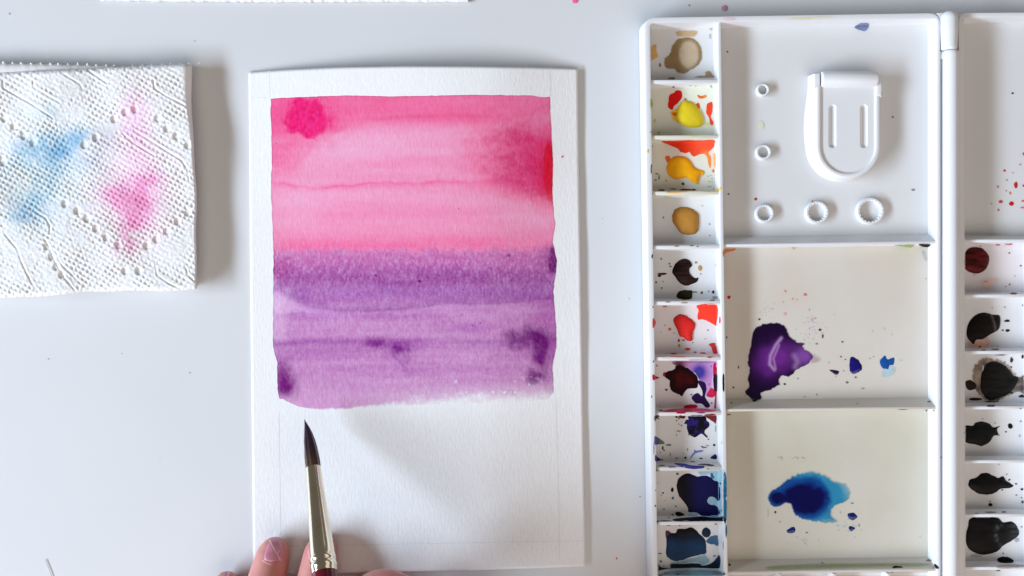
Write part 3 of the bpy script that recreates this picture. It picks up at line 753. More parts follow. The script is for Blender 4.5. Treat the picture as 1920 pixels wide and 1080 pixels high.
# ---- middle mixing area
W = (1340, 440, 3.086)
def c_pur(x, y, d):
    u = (x - W[0]) * 3.086; q = (y - W[1]) * 3.086
    c = np.tile(lin((36, 8, 66)), (len(x), 1))
    w_ = fbm(x, y, 16, seed=21)
    c = mixc(c, np.tile(lin((104, 40, 138)), (len(x), 1)), np.exp(-(((u - 350) / 110) ** 2 + ((q - 720 + 0.2 * (u - 350)) / 85) ** 2)) * (1.15 + 0.5 * w_))
    c = mixc(c, np.tile(lin((120, 70, 158)), (len(x), 1)), np.exp(-(((u - 520) / 55) ** 2 + ((q - 700) / 55) ** 2)) * 1.1)
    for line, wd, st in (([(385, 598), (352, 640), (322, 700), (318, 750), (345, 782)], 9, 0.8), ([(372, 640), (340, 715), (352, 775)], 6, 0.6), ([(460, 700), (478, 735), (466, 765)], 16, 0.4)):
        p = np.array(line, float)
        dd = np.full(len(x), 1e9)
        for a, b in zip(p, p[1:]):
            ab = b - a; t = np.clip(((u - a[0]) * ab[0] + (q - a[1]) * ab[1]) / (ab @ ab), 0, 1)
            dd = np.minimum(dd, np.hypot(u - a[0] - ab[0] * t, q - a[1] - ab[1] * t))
        c = mixc(c, np.tile(lin((178, 142, 200)), (len(x), 1)), np.exp(-(dd / wd) ** 2) * st)  # reflection streaks on the wet surface, painted in as paler purple
    return c
paint(SM, cr(*W, [(560, 690), (610, 715), (600, 740), (560, 745), (530, 720)]), (184, 166, 182), "faint lilac tint at the right tip of the purple puddle", "paint smear", fade=3)
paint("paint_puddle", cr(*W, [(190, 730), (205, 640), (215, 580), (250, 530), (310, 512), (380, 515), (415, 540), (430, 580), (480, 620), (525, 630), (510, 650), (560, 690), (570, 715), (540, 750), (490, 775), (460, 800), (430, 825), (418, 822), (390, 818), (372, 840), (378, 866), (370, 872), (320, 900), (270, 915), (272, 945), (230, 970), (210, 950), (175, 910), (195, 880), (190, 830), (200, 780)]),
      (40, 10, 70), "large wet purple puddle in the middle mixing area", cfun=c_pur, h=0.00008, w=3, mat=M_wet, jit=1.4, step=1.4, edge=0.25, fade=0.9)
paint("paint_drop", cr(*W, [(785, 715), (800, 708), (830, 725), (850, 760), (845, 785), (805, 805), (780, 785)]), (28, 22, 118), "dark blue drop between the purple puddle and the bright blue drop", "paint drop", h=0.0004, w=3, mat=M_wet, edge=0.4)
paint("paint_drop", cr(*W, [(665, 782), (715, 790), (712, 808), (690, 806)]), (46, 20, 82), "small flat purple drop right of the purple puddle", "paint drop", mat=M_wet, h=0.0002, w=2)
paint(SM, cr(*W, [(980, 775), (1040, 765), (1032, 810), (970, 826)]), (170, 200, 214), "pale blue film below the bright blue drop", "paint smear", fade=2)
paint("paint_drop", cr(*W, [(955, 730), (968, 712), (985, 700), (1000, 722), (1035, 712), (1035, 750), (1010, 757), (1003, 777), (970, 770)]), (18, 78, 156), "ragged bright blue drop at the right of the middle mixing area", "paint drop", mottle=0.35, h=0.0002, w=2)
paint(SM, cr(*W, [(50, 85), (120, 80), (110, 95), (68, 105), (50, 128)]), (218, 130, 70), "orange smear in the top left corner of the middle mixing area", "paint smear", fade=0.8)
paint(SM, cr(*W, [(1040, 60), (1150, 56), (1145, 72), (1120, 76)]), (146, 172, 96), "green smear under the divider at the top of the middle mixing area", "paint smear", fade=0.8)
paint(SM, cr(*W, [(1180, 54), (1245, 54), (1240, 70), (1210, 71)]), (34, 48, 38), "black green dab in the top right corner of the middle mixing area", "paint smear")
paint(SM, cr(*W, [(1197, 100), (1215, 95), (1228, 140), (1215, 150)]), (176, 186, 178), "grey spot on the right wall of the middle mixing area", "paint smear", fade=0.8)
sp = [(82, 362, 11, 11, (205, 40, 40)), (408, 328, 6, 8, (235, 140, 130)), (522, 346, 9, 8, (225, 110, 100)), (450, 372, 5, 5, (225, 140, 130)), (475, 378, 4, 4, (230, 150, 150)), (405, 458, 8, 9, (235, 170, 165)), (258, 490, 6, 5, (90, 50, 90)), (70, 594, 4, 5, (80, 50, 60)), (138, 766, 4, 9, (60, 50, 50)), (108, 884, 6, 5, (90, 60, 50)), (608, 551, 8, 8, (90, 50, 90)), (624, 588, 5, 13, (110, 80, 120)), (738, 620, 6, 5, (110, 80, 140)), (590, 632, 6, 5, (170, 110, 150)), (580, 485, 6, 6, (220, 150, 170)), (560, 494, 8, 9, (190, 185, 200)), (765, 855, 9, 6, (140, 100, 110)), (855, 890, 11, 5, (165, 168, 165)), (545, 435, 5, 8, (230, 180, 185)), (730, 706, 5, 4, (130, 70, 130)), (756, 722, 4, 4, (120, 70, 140)), (815, 826, 6, 7, (150, 100, 160)), (405, 864, 7, 6, (40, 10, 60)), (918, 707, 4, 5, (205, 160, 190)), (897, 717, 5, 4, (190, 150, 190)), (1220, 255, 6, 4, (200, 170, 150)), (1025, 578, 5, 4, (190, 200, 210)), (1078, 727, 8, 3, (180, 200, 215)), (978, 545, 5, 8, (200, 205, 210)), (910, 560, 4, 9, (205, 208, 215)), (590, 925, 5, 4, (150, 130, 120)), (518, 938, 8, 4, (190, 180, 170)), (98, 974, 6, 4, (140, 110, 90)), (1240, 967, 10, 4, (130, 110, 90)), (826, 978, 4, 3, (120, 100, 90)), (660, 740, 4, 3, (170, 140, 180)), (700, 820, 4, 3, (190, 160, 190)), (480, 832, 4, 4, (120, 90, 140)), (745, 788, 4, 4, (150, 140, 190)), (530, 350, 4, 5, (230, 150, 140)), (392, 392, 6, 5, (235, 180, 180)), (1090, 1012, 34, 3, (120, 125, 110)), (1225, 1014, 5, 6, (90, 80, 80)), (1270, 1018, 4, 4, (90, 80, 80)), (455, 78, 10, 12, (232, 222, 170))]
for k in range(46):
    t = random.random()
    sp.append((random.gauss(320, 30) if k < 14 else random.gauss(560, 45), random.gauss(440, 30) if k < 14 else random.gauss(540, 50), random.uniform(1.5, 4), random.uniform(1.5, 4), (222, 180, 195) if k % 2 else (200, 180, 205)))
specks("paint_specks", sp, "tiny pink and purple specks scattered over the middle mixing area", frm=W)

# ---- lower mixing area
W = (1340, 750, 3.2727)
def c_blue(x, y, d):
    u = (x - W[0]) * 3.2727; q = (y - W[1]) * 3.2727
    n = fbm(x, y, 20, seed=31)
    pale = np.tile(lin((128, 176, 194)), (len(x), 1)); teal = np.tile(lin((44, 140, 184)), (len(x), 1)); mid = np.tile(lin((14, 74, 150)), (len(x), 1)); core = np.tile(lin((8, 12, 96)), (len(x), 1))
    r = np.hypot((u - 545) / 190, (q - 605) / 125) + 0.18 * n
    r = np.minimum(r, np.hypot((u - 390) / 95, (q - 600) / 75) + 0.1 * n + 0.25)
    c = mixc(core, mid, sstep(0.58, 0.92, r))
    c = mixc(c, teal, sstep(0.88, 1.22, r + 0.35 * sstep(640, 760, u) - 0.3 * sstep(480, 380, u)))
    c = mixc(c, pale, sstep(1.15, 1.55, r) * sstep(440, 600, u))
    return mixc(c, mid, np.exp(-d / 2.0) * sstep(560, 640, q) * 0.8 + np.exp(-d / 2.5) * sstep(470, 400, u) * 0.8)
paint("paint_puddle", cr(*W, [(325, 600), (340, 560), (390, 525), (450, 480), (520, 450), (580, 435), (630, 445), (690, 470), (720, 490), (780, 508), (810, 520), (830, 570), (805, 625), (760, 640), (730, 665), (715, 705), (755, 750), (700, 755), (600, 745), (530, 730), (480, 700), (465, 650), (435, 636), (400, 655), (350, 655)]),
      (10, 60, 150), "large blue puddle in the lower mixing area", cfun=c_blue, h=0.00006, w=4, mat=M_wet, step=1.4, jit=2.0, fade=2.2)
DB = (14, 40, 118)
paint("paint_drop", cr(*W, [(817, 700), (850, 692), (873, 715), (850, 738), (825, 728)]), DB, "larger and upper of the two dark blue drops right of the blue puddle", "paint drop", h=0.0003, w=2, mat=M_wet)
paint("paint_drop", cr(*W, [(828, 775), (860, 785), (840, 806), (826, 800)]), DB, "smaller and lower of the two dark blue drops right of the blue puddle", "paint drop", h=0.0003, w=2, mat=M_wet)
paint("paint_drop", cr(*W, [(445, 800), (480, 778), (493, 790), (485, 812), (450, 817)]), DB, "dark blue drop below the left lobe of the blue puddle", "paint drop", h=0.0003, w=2, mat=M_wet)
paint(SM, cr(*W, [(330, 1020), (560, 1005), (900, 1000), (1290, 1000), (1280, 1022), (900, 1030), (560, 1040), (335, 1042)]), (160, 176, 140), "long pale green stain along the bottom of the lower mixing area", "paint smear", fade=3, mottle=0.2)
paint(SM, cr(*W, [(1090, 1026), (1112, 1017), (1158, 1028), (1100, 1033)]), (30, 46, 22), "dark green dab on the pale green stain", "paint smear")
paint(SM, cr(*W, [(1352, 1005), (1376, 1030), (1362, 1036), (1350, 1020)]), (34, 26, 44), "black mark in the lower right corner of the lower mixing area", "paint smear")
sp = [(372, 688, 6, 8, (30, 70, 110)), (843, 634, 9, 5, (110, 150, 165)), (885, 768, 5, 10, (150, 170, 165)), (400, 747, 4, 4, (90, 100, 110)), (565, 814, 7, 5, (80, 140, 150)), (660, 1000, 7, 6, (140, 150, 130)), (1090, 1055, 7, 5, (40, 36, 40)), (90, 1012, 7, 7, (70, 40, 40)), (1315, 985, 18, 6, (140, 125, 120)), (75, 90, 26, 5, (130, 122, 70)), (1298, 62, 4, 8, (80, 70, 80)), (1346, 65, 4, 6, (90, 80, 90)), (1388, 352, 4, 5, (130, 120, 110)), (325, 690, 3, 30, (195, 205, 200)), (1260, 838, 6, 3, (190, 190, 185)), (770, 690, 4, 6, (160, 180, 190))]
for k in range(14): sp.append((random.gauss(530, 34), random.gauss(862, 16), random.uniform(1.5, 3.5), random.uniform(1.5, 3.5), (176, 180, 170)))
for k in range(14): sp.append((random.choice((410, 500, 540)) + random.gauss(0, 10), random.gauss(354, 5), random.uniform(2, 5), random.uniform(2, 4), (165, 172, 168)))
for k in range(20): sp.append((random.gauss(790, 60), random.gauss(760, 30), random.uniform(2, 4), random.uniform(2, 4), (165, 185, 195)))
specks("paint_specks", sp, "tiny blue and grey specks scattered round the blue puddle", frm=W)

# ---- top mixing area
W = (1340, 0, 2.298)
paint(SM, cr(*W, [(602, 120), (625, 101), (662, 99), (660, 125), (640, 135)]), (118, 132, 172), "blue grey smear on the wall at the top of the palette", "paint smear", mottle=0.4, fade=0.6)
paint(SM, cr(*W, [(315, 80), (400, 75), (500, 70), (500, 77), (400, 84), (320, 87)]), (226, 228, 160), "pale yellow streak along the top rim of the palette", "paint smear", fade=1)
specks("paint_specks", [(55, 223, 4, 4, (80, 60, 50)), (767, 505, 5, 4, (120, 118, 116)), (855, 818, 8, 5, (140, 142, 142)), (60, 836, 4, 4, (120, 90, 60)), (176, 858, 6, 6, (205, 50, 30)), (420, 868, 4, 4, (215, 80, 60)), (60, 84, 26, 7, (232, 205, 215)), (200, 540, 14, 18, (216, 220, 200))],
       "few grey and red specks round the thumb clip", frm=W)
# ---- right tray
sp = [(1297, 797, 8, 14, (196, 40, 46)), (1278, 878, 10, 11, (196, 34, 40)), (1232, 870, 9, 7, (205, 80, 76)), (1248, 735, 5, 6, (200, 70, 70)), (1220, 805, 4, 7, (215, 120, 110)), (1222, 905, 5, 5, (210, 110, 100)), (1330, 663, 5, 7, (205, 90, 90)), (1330, 800, 5, 6, (200, 80, 80)), (1316, 709, 4, 4, (200, 130, 130)), (1328, 866, 6, 4, (205, 90, 90)), (1325, 895, 8, 4, (210, 120, 120)), (1272, 832, 4, 7, (215, 120, 110)), (1255, 822, 3, 4, (210, 130, 120)), (1258, 776, 3, 4, (205, 120, 110)), (1284, 745, 3, 3, (215, 140, 130)), (1193, 878, 3, 4, (220, 150, 140))]
specks("paint_specks", sp, "small red specks sprinkled over the right tray above its wells", frm=W)
specks("paint_specks", [(1283, 402, 5, 4, (30, 28, 28))], "single black speck in the upper part of the right tray", frm=W)
W = (1720, 420, 3.176)
paint("paint_lump", cr(*W, [(280, 190), (300, 150), (340, 138), (385, 145), (420, 180), (428, 215), (410, 265), (370, 292), (330, 293), (290, 275), (278, 240)]), (86, 20, 22), "round maroon disc of paint in the highest well of the right tray", h=0.0012, w=5, jit=0.25)
paint(SM, cr(*W, [(385, 335), (440, 320), (490, 330), (430, 380), (395, 378)]), (226, 200, 200), "faint pink wash below the maroon disc", "paint smear", fade=3)
specks("paint_specks", [(478, 125, 14, 4, (215, 80, 90)), (545, 118, 24, 6, (176, 30, 56)), (615, 248, 6, 6, (190, 70, 76)), (547, 173, 5, 5, (140, 60, 70)), (549, 360, 5, 5, (110, 60, 70)), (405, 343, 14, 5, (220, 150, 150)), (572, 415, 22, 6, (126, 16, 30)), (525, 372, 5, 4, (190, 140, 140)), (340, 305, 10, 4, (200, 185, 180)), (580, 310, 4, 4, (210, 160, 160)), (375, 133, 5, 4, (190, 120, 120))],
       "crimson specks right of the maroon disc", frm=W)
paint(SM, cr(*W, [(305, 690), (420, 676), (420, 735), (320, 738)]), (224, 188, 178), "pink film below the brown black lump", "paint smear", fade=1.5)
paint("paint_lump", cr(*W, [(293, 630), (310, 580), (350, 540), (400, 527), (450, 540), (488, 545), (494, 590), (480, 630), (430, 660), (390, 685), (350, 690), (335, 715), (315, 700), (295, 670)]), (32, 20, 18), "brown black slanting lump, second from the top in the right tray", h=0.0012, w=6, jit=0.3,
      cfun=lambda x, y, d: mixc(np.tile(lin((32, 20, 18)), (len(x), 1)), np.tile(lin((78, 72, 74)), (len(x), 1)), np.exp(-((x - W[0] - 450 / 3.176 - 0.25 * (y - W[1] - 590 / 3.176)) / 3.0) ** 2) * 0.8))
specks("paint_specks", [(533, 577, 17, 8, (38, 26, 26)), (537, 634, 12, 9, (36, 24, 26)), (507, 633, 6, 5, (60, 44, 44)), (520, 495, 5, 5, (150, 140, 140)), (372, 730, 7, 6, (100, 30, 34)), (465, 747, 26, 5, (110, 96, 100)), (445, 498, 5, 4, (170, 160, 160)), (626, 484, 4, 6, (140, 130, 130)), (478, 728, 4, 4, (140, 120, 120)), (395, 752, 12, 4, (120, 110, 108))],
       "black specks right of the brown black lump", frm=W)
paint("paint_wash", cr(*W, [(335, 850), (370, 812), (400, 790), (440, 800), (520, 820), (600, 905), (637, 900), (637, 1010), (600, 1000), (560, 1020), (440, 1058), (360, 1010), (328, 960)]), (128, 120, 112), "grey smudged film round the black disc", "paint", mottle=1.3, fade=1.6, jit=2.2)
paint("paint_lump", cr(*W, [(375, 930), (385, 880), (410, 835), (450, 818), (500, 830), (540, 860), (570, 900), (600, 915), (580, 970), (540, 1015), (490, 1035), (430, 1050), (395, 1020), (375, 980)]), (34, 31, 31), "black disc of paint in a grey smudge", h=0.0011, w=6, mottle=0.3)
paint(SM, cr(*W, [(286, 940), (320, 930), (350, 958), (340, 985), (300, 985)]), (54, 38, 32), "dark brown dab left of the black disc", "paint smear", mottle=0.4)
specks("paint_specks", [(345, 1042, 40, 8, (36, 30, 30)), (440, 1056, 50, 4, (60, 56, 56)), (620, 1025, 18, 9, (50, 46, 46)), (560, 810, 10, 16, (60, 58, 60)), (628, 790, 10, 12, (50, 48, 50)), (500, 778, 60, 5, (80, 78, 78)), (558, 852, 6, 5, (70, 66, 66)), (390, 862, 5, 30, (190, 184, 176)), (620, 975, 12, 20, (80, 78, 80)), (560, 1005, 10, 8, (60, 58, 58))],
       "black strokes and specks round the black disc", frm=W)
W = (1720, 740, 3.176)
paint("paint_lump", cr(*W, [(284, 190), (330, 185), (350, 165), (390, 160), (430, 175), (455, 195), (492, 186), (474, 205), (480, 240), (455, 245), (430, 280), (385, 305), (340, 295), (284, 278)]), (27, 31, 31), "black blot with a pointed tail reaching the left rim of its well", h=0.0010, w=5, jit=0.35)
paint("paint_drop", el(*W, 552, 187, 14, 17), (20, 26, 22), "round black drop right of the tailed black blot", "paint drop", h=0.0003, w=2)
specks("paint_specks", [(527, 221, 6, 5, (30, 30, 30)), (388, 144, 4, 4, (120, 116, 110)), (462, 168, 4, 4, (120, 116, 110)), (615, 158, 5, 5, (90, 92, 88)), (608, 245, 6, 8, (160, 165, 160)), (613, 82, 5, 4, (60, 60, 60)), (440, 68, 26, 6, (84, 78, 78)), (485, 240, 4, 4, (90, 90, 90))],
       "tiny dark specks round the tailed black blot", frm=W)
paint("paint_lump", cr(*W, [(303, 530), (315, 505), (350, 495), (380, 470), (420, 467), (460, 485), (480, 497), (510, 485), (527, 510), (555, 530), (570, 543), (550, 556), (500, 560), (470, 580), (420, 595), (370, 590), (330, 570), (308, 550)]), (24, 23, 23), "spindle shaped black blot with a crumbling right end", h=0.0010, w=5, jit=0.7)
paint("paint_drop", el(*W, 435, 655, 12, 9), (24, 22, 24), "black drop below the spindle shaped black blot", "paint drop", h=0.0003, w=2)
sp = [(432, 635, 4, 4, (60, 60, 60)), (622, 563, 9, 7, (50, 52, 50)), (587, 531, 6, 5, (60, 60, 60)), (589, 598, 6, 5, (130, 132, 130)), (625, 638, 8, 9, (84, 90, 84)), (545, 508, 5, 6, (70, 70, 70)), (530, 475, 4, 4, (120, 120, 120)), (620, 612, 4, 4, (90, 90, 90)), (485, 415, 4, 4, (140, 130, 120)), (505, 567, 6, 4, (40, 40, 40)), (435, 701, 34, 4, (110, 106, 104)), (515, 700, 14, 4, (100, 96, 96)), (355, 708, 12, 3, (170, 166, 160)), (548, 505, 6, 4, (70, 70, 72))]
specks("paint_specks", sp, "tiny dark specks right of the spindle shaped black blot", frm=W)
paint("paint_lump", cr(*W, [(288, 850), (300, 790), (325, 732), (470, 732), (510, 760), (560, 755), (590, 780), (605, 830), (560, 870), (510, 900), (470, 935), (400, 952), (340, 940), (300, 910)]), (28, 28, 30), "big black blot with a grey swirl, lowest in the right tray", h=0.0009, w=7, jit=0.5,
      cfun=lambda x, y, d: mixc(np.tile(lin((26, 25, 27)), (len(x), 1)), np.tile(lin((84, 92, 100)), (len(x), 1)), np.exp(-((np.hypot(x - W[0] - 560 / 3.176, y - W[1] - 830 / 3.176) - 30) / 5) ** 2) * 0.5 * (0.6 + fbm(x, y, 6, seed=41)) + 0.3 * sstep(W[0] + 155, W[0] + 190, x)))
paint("paint_drop", cr(*W, [(475, 985), (490, 968), (530, 965), (570, 985), (565, 1002), (500, 1003)]), (26, 18, 18), "flat oval black drop below the swirled black blot", "paint drop", h=0.0004, w=2)
paint(SM, cr(*W, [(470, 1020), (540, 1010), (635, 1014), (635, 1026), (560, 1036), (490, 1036)]), (176, 172, 178), "grey streak on the divider below the oval black drop", "paint smear", fade=1)
specks("paint_specks", [(510, 945, 4, 5, (60, 56, 56)), (620, 787, 6, 5, (150, 150, 152)), (590, 865, 14, 14, (170, 170, 174)), (350, 958, 34, 10, (190, 186, 182)), (480, 1048, 16, 3, (90, 86, 86))], "few grey specks round the swirled black blot", frm=W)

# ---- drops on the bare table
def table_drop(x, y, r, c, label):
    paint("paint_drop", el(0, 0, 1, x, y, r, r), c, label, "paint drop", bvh=TABLE_BVH, h=0.0002, w=2, lift=0.0001, mottle=0.1)
table_drop(1078, 0.5, 5.5, (226, 110, 160), "bright pink drop on the table at the top edge of the picture")
table_drop(1358.5, 15.5, 5.5, (186, 140, 160), "dusky pink drop on the table above the palette rim")
specks("table_specks", [(1054.5, 294, 2, 2, (215, 90, 120))][:0] + [(1156, 1047, 1.6, 1.6, (190, 60, 50)), (1200, 931, 1.3, 1.3, (120, 112, 105)), (1292, 10, 1.4, 1.8, (130, 130, 130)), (878, 2, 8, 2, (196, 196, 206)), (91, 673, 1.2, 1.2, (130, 140, 150)), (356, 699, 1, 1.4, (150, 150, 160)), (228, 663, 1, 1, (160, 165, 172)), (365, 77, 1, 1.2, (160, 160, 160)), (18, 26, 1.2, 1.6, (150, 150, 150)), (1215, 1050, 1.2, 1.2, (110, 90, 80)), (1180, 560, 1, 1, (150, 150, 150)), (1130, 410, .9, .9, (160, 160, 160)), (300, 860, .9, .9, (165, 170, 175))],
       "tiny dust specks and dried drips on the bare white table", "specks", bvh=TABLE_BVH)
bm = bmesh.new()
pts = [P(x, y, 0.0004) for x, y in ((85, 1049), (86.5, 1054), (90, 1062), (94, 1072), (98, 1084), (101, 1100))]
tube(bm, pts, [0.00014] * 6, 6)
hair = from_bm("thread", bm, simple("grey_thread", (0.46, 0.45, 0.50), 0.7))
tag(hair, "thin grey thread lying on the table at the lower left corner", "thread")

# ---------------------------------------------------------------- watercolour paper
def edgeL(y): return np.interp(y, [127, 300, 600, 900, 1070], [466.0, 467.5, 470, 473.5, 475.5])
def edgeR(y): return np.interp(y, [127, 300, 600, 900, 1062], [1083.0, 1085.0, 1090, 1095, 1098.0])
def edgeT(x): return np.interp(x, [466, 540, 640, 760, 880, 1000, 1083], [135.5, 130.5, 126, 124, 124.5, 126, 128.5])
def edgeB(x): return np.interp(x, [475, 640, 900, 1098], [1077, 1074, 1069, 1062])
def paper_z(px, py):
    u = (px - 470) / 622.0; v = np.clip((py - 127) / 940.0, 0, 1)
    bow = np.sin(np.pi * np.clip(u, 0, 1)) ** 1.0
    z = 0.0007 + 0.0024 * bow * (1 - v) ** 1.6 + 0.0022 * bow * (0.6 + 0.4 * np.cos(v * 5))
    z = z + 0.0008 * sstep(0.45, 1.0, u) * (0.75 + 0.25 * np.sin(v * 4)) + 0.00025 * np.sin(u * 9 + v * 5) * np.sin(v * 7.5 + 1)
    z = z + 0.0003 * fbm(px, py, 140, octv=2, seed=61)
    z = z + 0.0030 * (sstep(0.08, 0.70, u) - 1.02 * sstep(0.70, 1.03, u))
    return 0.0005 + np.log1p(np.exp((z - 0.0005) / 0.0003)) * 0.0003

def grid_mesh(name, X, Y, Z, mat, parent=None, colors=None, thickness=0):
    ny, nx = X.shape
    k = S * (H - Z) / H
    V = np.stack([(X - 960) * k, (540 - Y) * k, Z], -1).reshape(-1, 3)
    idx = np.arange(ny * nx).reshape(ny, nx)
    q = np.stack([idx[:-1, :-1], idx[1:, :-1], idx[1:, 1:], idx[:-1, 1:]], -1).reshape(-1, 4)
    if thickness:
        n = len(V)
        V2 = V.copy(); V2[:, 2] -= thickness
        per = np.concatenate([idx[0, :], idx[1:, -1], idx[-1, -2::-1], idx[-2:0:-1, 0]])
        nxt = np.roll(per, -1)
        side = np.stack([per, nxt, nxt + n, per + n], -1)
        q = np.concatenate([q, q[:, ::-1] + n, side]); V = np.concatenate([V, V2])
        if colors is not None: colors = np.concatenate([colors.reshape(-1, 3)] * 2)
    me = bpy.data.meshes.new(name)
    me.vertices.add(len(V)); me.vertices.foreach_set("co", V.astype(np.float32).ravel())
    me.loops.add(q.size); me.loops.foreach_set("vertex_index", q.astype(np.int32).ravel())
    me.polygons.add(len(q))
    me.polygons.foreach_set("loop_start", np.arange(0, q.size, 4, dtype=np.int32))
    sm = np.ones(len(q), bool)
    if thickness: sm[-len(per):] = False
    me.polygons.foreach_set("use_smooth", sm)
    me.update(calc_edges=True); me.validate()
    if thickness:
        for e in ():
            pass
    if colors is not None: set_colors(me, colors.reshape(-1, 3))
    return link(name, me, mat, parent)

u, v = np.meshgrid(np.linspace(0, 1, 140), np.linspace(0, 1, 190))
X0 = 466 + u * 632; Yt = edgeT(466 + u * 617); Yb = edgeB(475 + u * 623)
Y = Yt + (Yb - Yt) * v
X = edgeL(Y) + (edgeR(Y) - edgeL(Y)) * u
sheet = grid_mesh("watercolour_paper", X, Y, paper_z(X, Y), M_paper, thickness=0.00042)
me = sheet.data
tag(sheet, "white sheet of textured watercolour paper with a pink and purple wash, on the table", "paper")

# painted area: one colour field, split at the seam between pink and purple
def pl(x): return np.interp(x, [507, 560, 650, 740, 900, 1010, 1031], [185, 182, 179, 181, 178, 179, 182])
def p_left(y): return np.interp(y, [178, 300, 345, 400, 480, 560, 650, 680, 730, 752, 770], [507, 510, 508, 510, 513, 512, 512, 520, 520, 525, 545])
def p_right(y): return np.interp(y, [178, 260, 300, 375, 420, 455, 475, 490, 515, 545, 600, 650, 690, 735, 770], [1031, 1034, 1037, 1036, 1041, 1037, 1041, 1044, 1042, 1037, 1042, 1043, 1036, 1038, 1010])
def p_bot(x): return np.interp(x, [512, 530, 560, 600, 640, 700, 780, 900, 970, 1040], [748, 762, 768, 769, 767, 763, 760, 756, 754, 750])

def paint_field(x, y):
    sh = x.shape
    x = x.ravel(); y = y.ravel()
    xw = x + 6 * fbm(x, y, 60, octv=3, seed=71); yw = y + 4 * fbm(x, y, 70, 30, octv=4, seed=72)
    n1 = fbm(x, y, 120, 26, octv=4, seed=73); n2 = fbm(x, y, 30, 14, octv=4, seed=74)
    n3 = fbm(x, y, 9, 9, octv=3, seed=75)
    T = lambda c: np.tile(np.clip(lin(c) / lin((226, 233, 246)) * PAPER, 0, 0.9), (len(x), 1))
    G = lambda cx, cy, sx, sy: np.exp(-(((xw - cx) / sx) ** 2 + ((yw - cy) / sy) ** 2))
    def rag(cx, cy, rx, ry, soft=0.25, amp=0.3):
        r = np.hypot((x - cx) / rx, (y - cy) / ry) + amp * fbm(x, y, 16, octv=4, seed=76)
        return 1 - sstep(1 - soft, 1 + soft, r)
    # --- pink
    c = T((236, 146, 192))
    c = mixc(c, T((226, 84, 146)), 0.8 * (1 - sstep(-10, 12, yw - np.interp(x, [507, 600, 660, 720, 850, 950, 1031], [300, 252, 240, 234, 232, 226, 214]))) * (0.8 + 0.35 * n1))
    c = mixc(c, T((232, 74, 142)), 0.75 * rag(528, 250, 46, 75, 0.4))
    c = mixc(c, T((236, 110, 168)), 0.45 * G(540, 270, 40, 60))
    c = mixc(c, T((228, 104, 162)), 0.35 * np.exp(-((yw - 205) / 12) ** 2) * sstep(650, 760, x))
    c = mixc(c, T((214, 60, 128)), 0.4 * np.exp(-((yw - 222 + (x - 700) * .03) / 5) ** 2) * sstep(640, 720, x) * sstep(960, 860, x))
    c = mixc(c, T((236, 166, 208)), 0.7 * G(710, 285, 150, 34))
    n4 = fbm(x + 20 * n2, y + 5 * n2, 150, 11, octv=4, seed=86)
    c = mixc(c, T((224, 96, 158)), np.clip(0.28 * n4, 0, 0.3))
    c = mixc(c, T((238, 176, 212)), np.clip(-0.4 * n4, 0, 0.35) * sstep(235, 265, y))
    c = mixc(c, T((240, 180, 216)), 0.5 * G(560, 385, 50, 46) + 0.4 * G(650, 290, 60, 24))
    c = mixc(c, T((224, 116, 170)), 0.45 * np.exp(-((yw - 306) / 14) ** 2) * (0.6 + 0.6 * n1) * sstep(560, 650, x))
    # right hand dark bloom
    rb = sstep(835, 1000, xw + 14 * n2) * (1 - sstep(325, 388, yw + 8 * n2 - (x - 930) * 0.30)) * sstep(205, 268, yw + 0.06 * (1030 - x) + 5 * n2)
    c = mixc(c, T((208, 44, 118)), 0.88 * rb)
    c = mixc(c, T((190, 28, 98)), 0.4 * rb * sstep(0.0, 0.9, n3 + n2 + 0.3))
    c = mixc(c, T((216, 112, 166)), 0.65 * rag(1016, 222, 24, 30, 0.8, 0.5))
    dl = y - np.interp(x, [975, 992, 1002, 1015, 1033], [240, 226, 208, 200, 196]); c = mixc(c, T((196, 60, 118)), 0.4 * np.exp(-(dl / 3.5) ** 2) * sstep(975, 1000, x) * np.clip(0.6 + n2, 0, 1))
    c = mixc(c, T((208, 26, 84)), 0.7 * rag(1026, 322, 24, 66, 0.7, 0.5))
    c = mixc(c, T((206, 18, 58)), 0.97 * (1 - sstep(0.8, 1.05, np.hypot((x - 1030 - 2 * n2) / 12, (y - 322) / 58) ** 1.2 + 0.12 * n3)))
    # magenta spot
    c = mixc(c, T((230, 60, 138)), 0.5 * rag(584, 220, 56, 46, 0.6, 0.5))
    c = mixc(c, T((228, 26, 122)), 0.93 * rag(574, 221, 40, 37, 0.17, 0.42))
    c = mixc(c, T((206, 14, 100)), 0.6 * rag(568, 224, 36, 34, 0.2, 0.4) * sstep(-0.1, 0.4, fbm(x, y, 6, octv=3, seed=85)))
    # drying line
    yl = np.interp(x, [508, 530, 560, 600, 640, 700, 770, 850, 920, 960, 990], [342, 345, 352, 352, 347, 344, 343, 341, 340, 343, 348]) + 4.0 * fbm(x, y * 0, 22, octv=4, seed=77)
    d = y - yl
    c = mixc(c, T((222, 78, 148)), np.where(d < 0, np.exp(d / 3.0), np.exp(-d / 5.5)) * 0.75 * sstep(1000, 930, x) * np.clip(0.7 + 0.9 * n2, 0.15, 1.2))
    c = mixc(c, T((236, 168, 208)), 0.45 * G(680, 368, 110, 14) + 0.6 * G(1000, 402, 55, 24) + 0.3 * G(880, 380, 90, 20))
    c = mixc(c, T((230, 118, 176)), 0.5 * np.exp(-((yw - 398) / 12) ** 2) * (0.5 + 0.7 * n1))
    c = mixc(c, T((240, 128, 176)), 0.6 * sstep(415, 455, yw))
    c = mixc(c, T((234, 100, 160)), 0.72 * (0.8 + 0.5 * n1) * np.where(yw < 460, np.exp(-((yw - 460) / 15.0) ** 2), np.exp(-((yw - 460) / 7.0) ** 2)) * sstep(1000, 900, x) * sstep(500, 560, x))
    pink = c
    # --- purple
    p = T((186, 132, 194))
